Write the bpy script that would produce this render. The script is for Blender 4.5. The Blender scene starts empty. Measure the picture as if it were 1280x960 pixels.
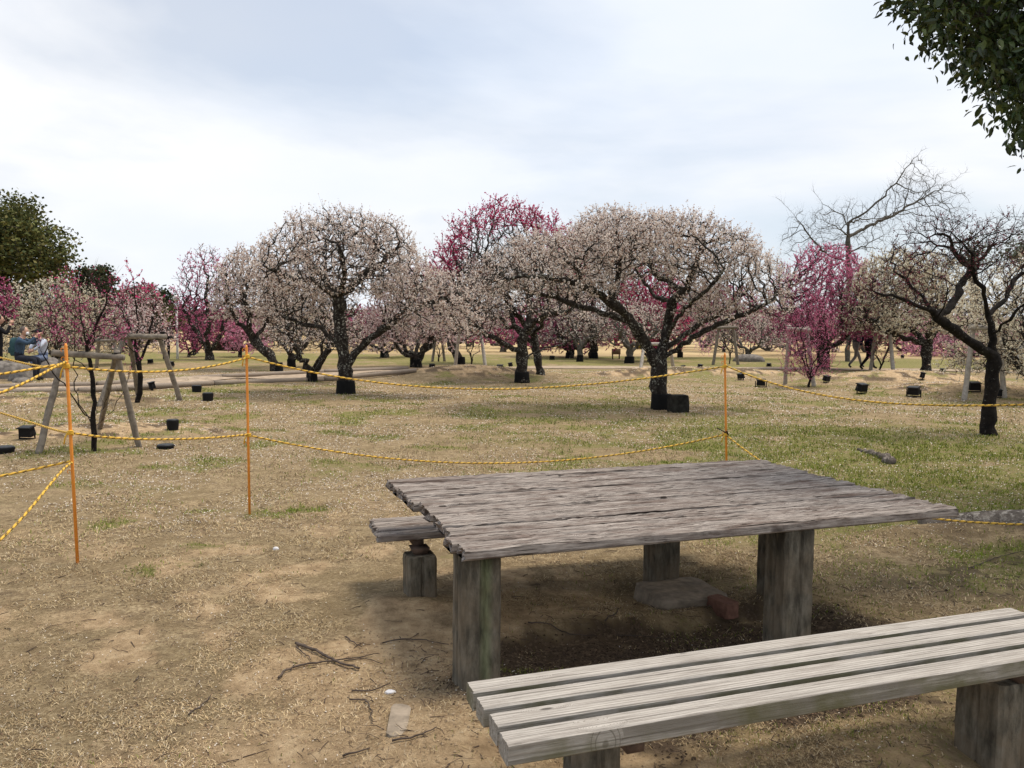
import bpy, math, random
import numpy as np
from mathutils import Vector, Matrix
SC = bpy.context.scene
COL = SC.collection
R_ = np.random.default_rng

# ------------------------------------------------------------------ camera
CAM_H, F_PX, HOR, ROLL = 1.60, 1026.0, 407.2, math.radians(0.53)
PITCH = math.atan((480 - HOR) / F_PX)
cam = bpy.data.cameras.new('camera'); camo = bpy.data.objects.new('camera', cam); COL.objects.link(camo)
cam.sensor_fit = 'HORIZONTAL'; cam.sensor_width = 36.0; cam.lens = 36.0 * F_PX / 1280.0
cam.clip_start = 0.05; cam.clip_end = 3000
camo.matrix_world = Matrix.Translation((0, 0, CAM_H)) @ Matrix.Rotation(math.pi / 2 - PITCH, 4, 'X') @ Matrix.Rotation(ROLL, 4, 'Z')
SC.camera = camo

# ------------------------------------------------------------------ light, sky
SUN_DIR = Vector((0.30, 0.14, 0.90)).normalized()
EL = math.asin(SUN_DIR.z); AZ = math.atan2(SUN_DIR.x, SUN_DIR.y)
sl = bpy.data.lights.new('sun', 'SUN'); so = bpy.data.objects.new('sun', sl); COL.objects.link(so)
sl.energy = 2.9; sl.angle = math.radians(18); sl.color = (1.0, 0.89, 0.75)
so.rotation_euler = (-SUN_DIR).to_track_quat('-Z', 'Y').to_euler()
w = bpy.data.worlds.new('World'); SC.world = w; w.use_nodes = True
nt = w.node_tree; nt.nodes.clear()
def N(t, **k):
    n = nt.nodes.new(t)
    for a, b in k.items():
        setattr(n, a, b)
    return n
L = lambda a, b: nt.links.new(a, b)
wo = N('ShaderNodeOutputWorld'); bg = N('ShaderNodeBackground'); bg.inputs[1].default_value = 0.1
sky = N('ShaderNodeTexSky', sky_type='NISHITA'); sky.sun_disc = False; sky.sun_elevation = EL; sky.sun_rotation = AZ
sky.air_density = 1.0; sky.dust_density = 1.5
tc = N('ShaderNodeTexCoord'); sep = N('ShaderNodeSeparateXYZ'); L(tc.outputs['Generated'], sep.inputs[0])
den = N('ShaderNodeMath', operation='ADD'); den.inputs[1].default_value = 0.40; L(sep.outputs[2], den.inputs[0])
dmx = N('ShaderNodeMath', operation='MAXIMUM'); dmx.inputs[1].default_value = 0.06; L(den.outputs[0], dmx.inputs[0])
dx = N('ShaderNodeMath', operation='DIVIDE'); dy = N('ShaderNodeMath', operation='DIVIDE')
L(sep.outputs[0], dx.inputs[0]); L(dmx.outputs[0], dx.inputs[1]); L(sep.outputs[1], dy.inputs[0]); L(dmx.outputs[0], dy.inputs[1])
cmb = N('ShaderNodeCombineXYZ'); L(dx.outputs[0], cmb.inputs[0]); L(dy.outputs[0], cmb.inputs[1])
mp = N('ShaderNodeMapping'); mp.inputs['Rotation'].default_value = (0, 0, 0.45); mp.inputs['Scale'].default_value = (0.7, 1.0, 1); mp.inputs['Location'].default_value = (4.3, 2.1, 0)
L(cmb.outputs[0], mp.inputs[0])
n1 = N('ShaderNodeTexNoise'); n1.inputs['Scale'].default_value = 1.15; n1.inputs['Detail'].default_value = 7; n1.inputs['Roughness'].default_value = 0.52; n1.inputs['Distortion'].default_value = 0.35
L(mp.outputs[0], n1.inputs['Vector'])
cr = N('ShaderNodeValToRGB'); cr.color_ramp.elements[0].position = 0.40; cr.color_ramp.elements[0].color = (0.56, 0.56, 0.56, 1); cr.color_ramp.elements[1].position = 0.54; cr.color_ramp.elements[1].color = (1, 1, 1, 1)
L(n1.outputs[0], cr.inputs[0])
n2 = N('ShaderNodeTexNoise'); n2.inputs['Scale'].default_value = 1.7; n2.inputs['Detail'].default_value = 5; L(mp.outputs[0], n2.inputs['Vector'])
cc = N('ShaderNodeValToRGB'); cc.color_ramp.elements[0].position = 0.35; cc.color_ramp.elements[0].color = (0.65, 0.70, 0.78, 1); cc.color_ramp.elements[1].position = 0.66; cc.color_ramp.elements[1].color = (0.755, 0.765, 0.785, 1)
L(n2.outputs[0], cc.inputs[0])
sc10 = N('ShaderNodeVectorMath', operation='SCALE'); sc10.inputs['Scale'].default_value = 10.0; L(cc.outputs[0], sc10.inputs[0])
mixc = N('ShaderNodeMix', data_type='RGBA'); L(cr.outputs[0], mixc.inputs[0]); L(sky.outputs[0], mixc.inputs[6]); L(sc10.outputs[0], mixc.inputs[7])
L(mixc.outputs[2], bg.inputs[0]); L(bg.outputs[0], wo.inputs[0])
SC.view_settings.view_transform = 'Standard'; SC.view_settings.look = 'None'; SC.view_settings.exposure = 0.42; SC.view_settings.gamma = 1.0
SC.view_settings.use_curve_mapping = False
SC.cycles.max_bounces = 5; SC.cycles.diffuse_bounces = 3; SC.cycles.transparent_max_bounces = 4

# ------------------------------------------------------------------ camera geometry helpers
_c, _s = math.cos(PITCH), math.sin(PITCH)
def ray(px, py):
    a, b = px - 640, py - 480
    u = a * math.cos(ROLL) + b * math.sin(ROLL); v = -a * math.sin(ROLL) + b * math.cos(ROLL)
    u /= F_PX; v = -v / F_PX
    return np.array([u, _c + v * _s, -_s + v * _c])
def at(px, py, z=0.0):
    d = ray(px, py); t = (z - CAM_H) / d[2]; return np.array([0, 0, CAM_H]) + d * t
def atd(px, py, y):
    d = ray(px, py); return np.array([0, 0, CAM_H]) + d * (y / d[1])

# ------------------------------------------------------------------ noise and terrain
def _hash(ix, iy, s):
    n = (ix * 374761393 + iy * 668265263 + s * 974634777) & 0xffffffff
    n = ((n ^ (n >> 13)) * 1274126177) & 0xffffffff
    return ((n ^ (n >> 16)) & 0xffff) / 65535.0
def vnoise(x, y, s=0):
    x = np.asarray(x, float); y = np.asarray(y, float)
    ix = np.floor(x).astype(np.int64); iy = np.floor(y).astype(np.int64); fx = x - ix; fy = y - iy
    fx = fx * fx * (3 - 2 * fx); fy = fy * fy * (3 - 2 * fy)
    a = _hash(ix, iy, s); b = _hash(ix + 1, iy, s); c = _hash(ix, iy + 1, s); d = _hash(ix + 1, iy + 1, s)
    return (a * (1 - fx) + b * fx) * (1 - fy) + (c * (1 - fx) + d * fx) * fy
def fbm(x, y, s=0, o=4):
    t = 0; a = 0.5
    for i in range(o):
        t = t + a * vnoise(x * 2 ** i, y * 2 ** i, s + i); a *= 0.5
    return t / (1 - 0.5 ** o)
def sstep(a, b, x):
    t = np.clip((x - a) / (b - a), 0, 1); return t * t * (3 - 2 * t)
def blob(x, y, cx, cy, rx, ry, ang=0.0):
    c, s = math.cos(ang), math.sin(ang); u = ((x - cx) * c + (y - cy) * s) / rx; v = (-(x - cx) * s + (y - cy) * c) / ry
    return np.exp(-(u * u + v * v))
_m = [at(590, 470), at(1130, 480), at(1215, 492), at(120, 540), at(250, 478), at(900, 470), at(810, 471), at(60, 500)]
MOUNDS = [(_m[0], 2.6, 1.6, .34), (_m[1], 2.6, 1.8, .42), (_m[2], 2.2, 1.3, .25), (_m[3], 1.6, 1.2, .10), (_m[4], 2.0, 1.2, .16), (_m[5], 3.0, 1.5, .28), (_m[6], 1.6, 1.0, .2), (_m[7], 2.0, 1.0, .15)]
TA = 0.342                                        # direction of the table's long side
def gz(x, y):
    x = np.asarray(x, float); y = np.asarray(y, float)
    r = np.hypot(x, y)
    z = 0.05 * (fbm(x * .35, y * .35, 3) - .5) * sstep(4, 12, r) * 2 + 0.035 * (fbm(x * 1.3, y * 1.3, 9) - .5) + 0.012 * (fbm(x * 6, y * 6, 15) - .5) * (1 - sstep(8, 20, r))
    for m, rx, ry, h in MOUNDS:
        z = z + h * blob(x, y, m[0], m[1], rx, ry)
    # worn hollow under the table with a ragged far rim, and the sandy heap round the near legs
    q = fbm(x * 2.2, y * 2.2, 31)
    u = (x - 0.95) * math.cos(TA) + (y - 3.95) * math.sin(TA); v = -(x - .95) * math.sin(TA) + (y - 3.95) * math.cos(TA)
    pit = sstep(1.25, .75, np.abs(u + .05) + (q - .5) * .5) * sstep(.62, .50, v + (q - .5) * .35) * sstep(-1.0, -.3, v)
    z = z - 0.085 * pit
    z = z - 0.10 * blob(x, y, 1.05, 5.1, .75, .4, .33)
    z = z + 0.11 * blob(x, y, -0.22, 2.95, .42, .55) + 0.05 * blob(x, y, -.62, 4.5, .35, .3) - 0.03 * blob(x, y, .9, 2.2, 1.0, .5) - 0.07 * blob(x, y, 1.95, 2.9, .4, .4)
    z = z + .11 * blob(x, y, 3.95, 6.3, .95, .26)
    return z
def atg(px, py):
    z = 0.0
    for _ in range(12):
        p = at(px, py, z); z = 0.5 * z + 0.5 * float(gz(p[0], p[1]))
    p = at(px, py, z); return np.array([p[0], p[1], float(gz(p[0], p[1]))])

# ------------------------------------------------------------------ object helpers
def tag(o, label=None, cat=None, group=None, kind=None):
    if label: o['label'] = label
    if cat: o['category'] = cat
    if group: o['group'] = group
    if kind: o['kind'] = kind
    return o
def empty(name, loc, label, cat, group=None, rz=0.0):
    o = bpy.data.objects.new(name, None); COL.objects.link(o); o.location = [float(a) for a in loc]; o.rotation_euler = (0, 0, rz); o.empty_display_size = .2
    return tag(o, label, cat, group)
def link(name, me, parent=None):
    o = bpy.data.objects.new(name, me); COL.objects.link(o)
    if parent is not None: o.parent = parent
    return o
class MB:
    """collects vertices, quads, triangles, colours and material slots for ONE mesh"""
    def __init__(s): s.v = []; s.q = []; s.t = []; s.qm = []; s.tm = []; s.c = []; s.n = 0
    def add(s, V, Q=None, T=None, m=0, col=(1, 1, 1)):
        V = np.asarray(V, np.float32).reshape(-1, 3); k = len(V)
        if Q is not None and len(Q): Q = np.asarray(Q, np.int32) + s.n; s.q.append(Q); s.qm.append(np.full(len(Q), m, np.int32))
        if T is not None and len(T): T = np.asarray(T, np.int32) + s.n; s.t.append(T); s.tm.append(np.full(len(T), m, np.int32))
        c = np.asarray(col, np.float32)
        if c.ndim == 1: c = np.tile(c, (k, 1))
        s.v.append(V); s.c.append(c); s.n += k; return s
    def mesh(s, name, mats, smooth=True):
        V = np.concatenate(s.v); C = np.concatenate(s.c)
        Q = np.concatenate(s.q) if s.q else np.zeros((0, 4), np.int32); T = np.concatenate(s.t) if s.t else np.zeros((0, 3), np.int32)
        me = bpy.data.meshes.new(name); nq, ntt = len(Q), len(T)
        me.vertices.add(len(V)); me.vertices.foreach_set('co', V.ravel())
        me.loops.add(nq * 4 + ntt * 3); me.loops.foreach_set('vertex_index', np.concatenate([Q.ravel(), T.ravel()]).astype(np.int32))
        me.polygons.add(nq + ntt)
        ls = np.concatenate([np.arange(nq) * 4, nq * 4 + np.arange(ntt) * 3]).astype(np.int32)
        me.polygons.foreach_set('loop_start', ls)
        mi = np.concatenate((s.qm + s.tm)) if (s.qm or s.tm) else np.zeros(0, np.int32)
        me.polygons.foreach_set('material_index', mi.astype(np.int32))
        me.polygons.foreach_set('use_smooth', np.full(nq + ntt, bool(smooth)))
        at_ = me.color_attributes.new('Col', 'FLOAT_COLOR', 'POINT')
        at_.data.foreach_set('color', np.concatenate([C, np.ones((len(C), 1), np.float32)], 1).ravel())
        for m in (mats if isinstance(mats, (list, tuple)) else [mats]): me.materials.append(m)
        me.update(calc_edges=True); me.validate(); return me
    def obj(s, name, mats, parent=None, smooth=True): return link(name, s.mesh(name, mats, smooth), parent)
def unit(a): return a / np.maximum(np.linalg.norm(a, axis=-1, keepdims=True), 1e-9)
def tube_arrays(P, r, k):
    P = np.asarray(P, float); n = len(P); r = np.broadcast_to(np.asarray(r, float), (n,))
    t = np.gradient(P, axis=0) if n > 1 else np.array([[0, 0, 1.]]); t = unit(t)
    md = unit(P[-1] - P[0] + 1e-6); ref = np.cross(md, [0.31, 0.87, 0.38]);
    if np.linalg.norm(ref) < .2: ref = np.cross(md, [1, 0, 0.1])
    ref = unit(ref); a = unit(np.cross(t, ref)); b = np.cross(t, a)
    th = np.arange(k) * 2 * math.pi / k
    V = P[:, None, :] + r[:, None, None] * (np.cos(th)[None, :, None] * a[:, None, :] + np.sin(th)[None, :, None] * b[:, None, :])
    i = np.arange(n - 1)[:, None] * k; j = np.arange(k)[None, :]; j2 = (j + 1) % k
    Q = np.stack([i + j, i + j2, i + k + j2, i + k + j], -1).reshape(-1, 4)
    return V.reshape(-1, 3), Q, n
def add_tube(mb, P, r, k=6, m=0, col=(1, 1, 1), cap=True):
    V, Q, n = tube_arrays(P, r, k)
    if cap:
        V = np.concatenate([V, [P[0]], [P[-1]]]); a = len(V) - 2
        j = np.arange(k); T = np.concatenate([np.stack([np.full(k, a), (j + 1) % k, j], -1), np.stack([np.full(k, a + 1), (n - 1) * k + j, (n - 1) * k + (j + 1) % k], -1)])
    else: T = None
    mb.add(V, Q, T, m, col)
BOXQ = [[0, 3, 2, 1], [4, 5, 6, 7], [0, 1, 5, 4], [1, 2, 6, 5], [2, 3, 7, 6], [3, 0, 4, 7]]
def add_box(mb, lo, hi, m=0, col=(1, 1, 1), M=None, taper=1.0):
    x0, y0, z0 = lo; x1, y1, z1 = hi; cx, cy = (x0 + x1) / 2, (y0 + y1) / 2
    V = np.array([[x0, y0, z0], [x1, y0, z0], [x1, y1, z0], [x0, y1, z0], [x0, y0, z1], [x1, y0, z1], [x1, y1, z1], [x0, y1, z1]], float)
    V[4:, 0] = cx + (V[4:, 0] - cx) * taper; V[4:, 1] = cy + (V[4:, 1] - cy) * taper
    if M is not None: V = V @ np.array(M.to_3x3()).T + np.array(M.translation)
    mb.add(V, BOXQ, None, m, col)
def add_prism(mb, poly, zs, m=0, col=(1, 1, 1), scales=None, rnd=None, jit=0.0):
    """extrude a closed 2-D outline through the heights zs, with caps"""
    poly = np.asarray(poly, float); k = len(poly); n = len(zs); V = []
    for i, z in enumerate(zs):
        s = 1 if scales is None else scales[i]; q = poly * s
        if rnd is not None: q = q + rnd.normal(0, jit, q.shape)
        V.append(np.concatenate([q, np.full((k, 1), z)], 1))
    V = np.concatenate(V + [np.array([[*poly.mean(0), zs[0]], [*poly.mean(0), zs[-1]]])])
    i = np.arange(n - 1)[:, None] * k; j = np.arange(k)[None, :]; j2 = (j + 1) % k
    Q = np.stack([i + j, i + j2, i + k + j2, i + k + j], -1).reshape(-1, 4); jj = np.arange(k)
    T = np.concatenate([np.stack([np.full(k, n * k), (jj + 1) % k, jj], -1), np.stack([np.full(k, n * k + 1), (n - 1) * k + jj, (n - 1) * k + (jj + 1) % k], -1)])
    mb.add(V, Q, T, m, col)
def rand_quads(c, size, rng, aspect=(.7, 1.0), nb=None):
    n = len(c); a = unit(rng.normal(size=(n, 3))); b = unit(np.cross(a, rng.normal(size=(n, 3))))
    if nb is not None:
        nn = unit(unit(rng.normal(size=(n, 3))) + nb); a = unit(np.cross(nn, rng.normal(size=(n, 3)))); b = np.cross(nn, a)
    s = (size * rng.uniform(.7, 1.25, n))[:, None] * .5 if np.isscalar(size) else (size * rng.uniform(.7, 1.25, n))[:, None] * .5
    f = rng.uniform(*aspect, n)[:, None]
    V = np.stack([c + a * s, c + b * s * f, c - a * s, c - b * s * f], 1).reshape(-1, 3)
    return V, np.arange(n * 4).reshape(-1, 4)

# ------------------------------------------------------------------ materials
def mat(name, rough=0.9, spec=0.25):
    m = bpy.data.materials.new(name); m.use_nodes = True; t = m.node_tree; b = t.nodes['Principled BSDF']
    b.inputs['Roughness'].default_value = rough; b.inputs['Specular IOR Level'].default_value = spec
    return m, t, b
def nd(t, kind, **k):
    n = t.nodes.new(kind)
    for a, v in k.items():
        if a.startswith('i_'): n.inputs[a[2:].replace('_', ' ')].default_value = v
        else: setattr(n, a, v)
    return n
def ramp(t, src, stops):
    r = t.nodes.new('ShaderNodeValToRGB'); e = r.color_ramp.elements
    e[0].position = stops[0][0]; e[0].color = (*stops[0][1], 1); e[1].position = stops[-1][0]; e[1].color = (*stops[-1][1], 1)
    for p, c in stops[1:-1]:
        x = e.new(p); x.color = (*c, 1)
    t.links.new(src, r.inputs[0]); return r.outputs[0]
def mixrgb(t, fac, a, b, mode='MIX'):
    m = t.nodes.new('ShaderNodeMix'); m.data_type = 'RGBA'; m.blend_type = mode
    for s, v in ((0, fac), (6, a), (7, b)):
        if hasattr(v, 'node'): t.links.new(v, m.inputs[s])
        else: m.inputs[s].default_value = v if s == 0 else (*v, 1)
    return m.outputs[2]
def noise(t, vec, scale, detail=4, rough=.55, dist=0):
    n = t.nodes.new('ShaderNodeTexNoise'); n.inputs['Scale'].default_value = scale; n.inputs['Detail'].default_value = detail
    n.inputs['Roughness'].default_value = rough; n.inputs['Distortion'].default_value = dist
    if vec is not None: t.links.new(vec, n.inputs['Vector'])
    return n.outputs[0]
def coords(t, scale=None, out='Object'):
    c = t.nodes.new('ShaderNodeTexCoord').outputs[out]
    if scale is None: return c
    m = t.nodes.new('ShaderNodeMapping'); m.inputs['Scale'].default_value = scale; t.links.new(c, m.inputs[0]); return m.outputs[0]
def bump(t, b, h, strength=.5, dist=.01):
    n = t.nodes.new('ShaderNodeBump'); n.inputs['Strength'].default_value = strength; n.inputs['Distance'].default_value = dist
    t.links.new(h, n.inputs['Height']); t.links.new(n.outputs[0], b.inputs['Normal'])
def attr(t, name='Col'):
    a = t.nodes.new('ShaderNodeAttribute'); a.attribute_name = name; return a.outputs['Color']
def flat_mat(name, c, rough=.7, spec=.3, var=.25, scale=12):
    m, t, b = mat(name, rough, spec); n = noise(t, coords(t), scale, 5)
    t.links.new(ramp(t, n, [(.3, tuple(x * (1 - var) for x in c)), (.7, tuple(min(1, x * (1 + var)) for x in c))]), b.inputs['Base Color']); return m
def attr_mat(name, rough=.85, spec=.2, trans=0.0):
    m, t, b = mat(name, rough, spec); t.links.new(attr(t), b.inputs['Base Color'])
    if trans > 0:
        tr = t.nodes.new('ShaderNodeBsdfTranslucent'); t.links.new(attr(t), tr.inputs[0]); mx = t.nodes.new('ShaderNodeMixShader'); mx.inputs[0].default_value = trans
        t.links.new(b.outputs[0], mx.inputs[1]); t.links.new(tr.outputs[0], mx.inputs[2]); t.links.new(mx.outputs[0], t.nodes['Material Output'].inputs[0])
    return m
def bark_mat(name, dark, mid, lichen, lich=.62):
    m, t, b = mat(name, .95, .15); c = coords(t)
    n1 = noise(t, c, 9, 8, .7); n2 = noise(t, c, 22, 6, .65, .6)
    base = ramp(t, n1, [(.35, dark), (.68, mid)])
    n3 = noise(t, c, 3.5, 3, .5); m3 = nd(t, 'ShaderNodeMath', operation='MULTIPLY'); t.links.new(ramp(t, n2, [(lich - .03, (0, 0, 0)), (lich + .08, (1, 1, 1))]), m3.inputs[0]); t.links.new(ramp(t, n3, [(.42, (.1, .1, .1)), (.56, (1, 1, 1))]), m3.inputs[1]); msk = m3.outputs[0]
    t.links.new(mixrgb(t, msk, base, lichen), b.inputs['Base Color']); bump(t, b, n2, .8, .03); return m
M_BARK = bark_mat('plum_bark', (.010, .008, .007), (.046, .038, .032), (.40, .40, .35), .565)
M_BARKD = bark_mat('dark_plum_bark', (.006, .005, .005), (.026, .021, .018), (.22, .22, .19), .64)
M_BARKG = bark_mat('grey_bark', (.05, .045, .04), (.15, .14, .12), (.26, .26, .22), .62)
M_WRAP = flat_mat('black_trunk_wrap', (.008, .008, .008), .9, .15)
M_TWIG = flat_mat('fine_twigs', (.050, .034, .030), .9, .1)
M_PETAL = attr_mat('plum_petals', .8, .15, .35)
M_LEAF = attr_mat('evergreen_leaves', .42, .45, .15)
M_LEAFFAR = attr_mat('far_leaves', .8, .2, .1)
M_STRAW = attr_mat('dry_grass_blades', .9, .1, .2)

def plank_mat(name, dark, light, tint, sx=1.0, grey=.5, green=0.0, crack=.5):
    m, t, b = mat(name, .92, .12)
    oi = t.nodes.new('ShaderNodeObjectInfo'); sc = nd(t, 'ShaderNodeVectorMath', operation='SCALE'); cx = nd(t, 'ShaderNodeCombineXYZ'); [t.links.new(oi.outputs['Random'], cx.inputs[i]) for i in range(3)]
    t.links.new(cx.outputs[0], sc.inputs[0]); sc.inputs['Scale'].default_value = 37.0
    def cv(v):
        a_ = nd(t, 'ShaderNodeVectorMath', operation='ADD'); t.links.new(coords(t, v), a_.inputs[0]); t.links.new(sc.outputs[0], a_.inputs[1]); return a_.outputs[0]
    vo = nd(t, 'ShaderNodeTexVoronoi'); vo.inputs['Scale'].default_value = 1.0; t.links.new(cv((2.6, 9.5, 2.0)), vo.inputs['Vector'])       # knots bend the fibres around them
    kn = ramp(t, vo.outputs['Distance'], [(.0, (1, 1, 1)), (.09, (.30, .30, .30)), (.24, (0, 0, 0))]); ks = nd(t, 'ShaderNodeVectorMath', operation='MULTIPLY'); t.links.new(kn, ks.inputs[0]); ks.inputs[1].default_value = (0, 3.2, 2.0)
    def kv(v):
        a_ = nd(t, 'ShaderNodeVectorMath', operation='ADD'); t.links.new(cv(v), a_.inputs[0]); t.links.new(ks.outputs[0], a_.inputs[1]); return a_.outputs[0]
    g = noise(t, kv((6.0 * sx, 85, 85)), 1.0, 9, .72, .3)          # fine fibres along the plank
    f = noise(t, cv((1.6 * sx, 120, 120)), 1.0, 3, .5)              # hairline cracks
    blot = noise(t, cv((3.5, 14, 14)), 1.0, 8, .70, .3)
    wv = nd(t, 'ShaderNodeTexWave', wave_type='BANDS', bands_direction='Y'); wv.inputs['Scale'].default_value = 6.5; wv.inputs['Distortion'].default_value = 11; wv.inputs['Detail'].default_value = 2; wv.inputs['Detail Scale'].default_value = .35; wv.inputs['Scale'].default_value = 2.4; wv.inputs['Distortion'].default_value = 5; t.links.new(kv((.6, 9, 9)), wv.inputs['Vector'])
    mid_ = tuple(a_ * .45 + b_ * .55 for a_, b_ in zip(dark, light))
    base = ramp(t, g, [(.33, dark), (.44, mid_), (.62, light)])
    base = mixrgb(t, ramp(t, wv.outputs[1], [(.02, (.75, .75, .75)), (.16, (0, 0, 0))]), base, tuple(x * .9 for x in dark))
    base = mixrgb(t, ramp(t, blot, [(.46, (0, 0, 0)), (.68, (grey, grey, grey))]), base, tint)
    base = mixrgb(t, ramp(t, f, [(.33, (crack, crack, crack)), (.42, (0, 0, 0))]), base, tuple(x * .5 for x in dark))
    base = mixrgb(t, ramp(t, vo.outputs['Distance'], [(.045, (.9, .9, .9)), (.075, (0, 0, 0))]), base, tuple(x * .45 for x in dark))
    if green > 0:
        geo = t.nodes.new('ShaderNodeNewGeometry'); sp = t.nodes.new('ShaderNodeSeparateXYZ'); t.links.new(geo.outputs['Normal'], sp.inputs[0])
        gm = nd(t, 'ShaderNodeMath', operation='MULTIPLY'); side = ramp(t, sp.outputs[2], [(.15, (1, 1, 1)), (.5, (0, 0, 0))]); t.links.new(side, gm.inputs[0])
        t.links.new(ramp(t, noise(t, coords(t), 4, 4), [(.42, (.15, .15, .15)), (.6, (green, green, green))]), gm.inputs[1]); base = mixrgb(t, gm.outputs[0], base, (.13, .125, .06))
    t.links.new(base, b.inputs['Base Color']); bump(t, b, g, 1.0, .006); return m
M_TABLE = plank_mat('weathered_table_wood', (.034, .025, .021), (.41, .365, .33), (.12, .085, .070), 1.0, .95, 0, .95)
M_BENCH = plank_mat('silvered_bench_wood', (.19, .17, .15), (.49, .46, .42), (.28, .25, .22), .7, .6, .8, .6)
M_LOG = plank_mat('weathered_log', (.16, .13, .105), (.34, .29, .24), (.25, .2, .16), 1.0, .5)
M_STAKE = flat_mat('grey_stake_wood', (.20, .175, .145), .9, .15, .35, 14)
M_STAKEL = flat_mat('pale_stake_wood', (.36, .33, .29), .9, .15, .25, 14)
M_ORANGE = flat_mat('orange_pole_paint', (.72, .26, .035), .5, .4, .12, 20)
M_ROPE = attr_mat('tiger_rope', .7, .3)
M_BLACK = flat_mat('black_metal', (.008, .008, .009), .7, .2, .3, 10)
M_GLASS = flat_mat('lamp_glass', (.012, .014, .016), .5, .3, .2, 10)
M_STEEL = flat_mat('rusty_steel', (.09, .06, .045), .8, .3, .4, 20)
def concrete_mat(name, alg=0.0):
    m, t, b = mat(name, .95, .12); c = coords(t, (1, 1, .30)); n1 = noise(t, c, 26, 7, .65); n2 = noise(t, coords(t), 5, 6, .6); n3 = noise(t, coords(t), 120, 3, .6)
    base = ramp(t, n1, [(.33, (.050, .045, .036)), (.5, (.12, .108, .084)), (.68, (.20, .18, .145))])
    base = mixrgb(t, ramp(t, n2, [(.40, (0, 0, 0)), (.62, (.6, .6, .6))]), base, (.20, .155, .105))
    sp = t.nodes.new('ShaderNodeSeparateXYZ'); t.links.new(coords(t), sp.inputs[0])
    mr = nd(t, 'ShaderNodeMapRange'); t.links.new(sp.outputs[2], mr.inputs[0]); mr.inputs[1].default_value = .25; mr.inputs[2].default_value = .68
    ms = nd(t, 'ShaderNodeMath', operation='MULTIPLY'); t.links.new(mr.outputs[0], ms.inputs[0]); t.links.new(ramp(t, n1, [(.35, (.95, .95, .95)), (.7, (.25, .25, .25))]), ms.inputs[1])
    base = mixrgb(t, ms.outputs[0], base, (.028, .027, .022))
    if alg > 0:
        d = nd(t, 'ShaderNodeMath', operation='ABSOLUTE'); a = nd(t, 'ShaderNodeMath', operation='SUBTRACT'); a.inputs[1].default_value = .015; t.links.new(sp.outputs[0], a.inputs[0]); t.links.new(a.outputs[0], d.inputs[0])
        gm = nd(t, 'ShaderNodeMath', operation='MULTIPLY'); t.links.new(ramp(t, d.outputs[0], [(.006, (alg, alg, alg)), (.035, (0, 0, 0))]), gm.inputs[0]); t.links.new(ramp(t, n1, [(.3, (.3, .3, .3)), (.6, (1, 1, 1))]), gm.inputs[1])
        base = mixrgb(t, gm.outputs[0], base, (.17, .24, .10))
    t.links.new(base, b.inputs['Base Color']); bump(t, b, n3, .5, .004); return m
M_CONC = concrete_mat('weathered_concrete'); M_CONCG = concrete_mat('algae_streaked_concrete', .35)
M_SLAB = flat_mat('dusty_concrete', (.24, .20, .155), .95, .1, .3, 18)
M_BRICK = flat_mat('brick', (.16, .085, .062), .95, .1, .3, 30)
M_ROCK = flat_mat('granite', (.17, .155, .14), .95, .1, .45, 9)
def cloth(name, c): return flat_mat(name, c, .9, .1, .2, 14)
M_SKIN = flat_mat('skin', (.50, .30, .22), .6, .3, .08, 10)

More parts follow.
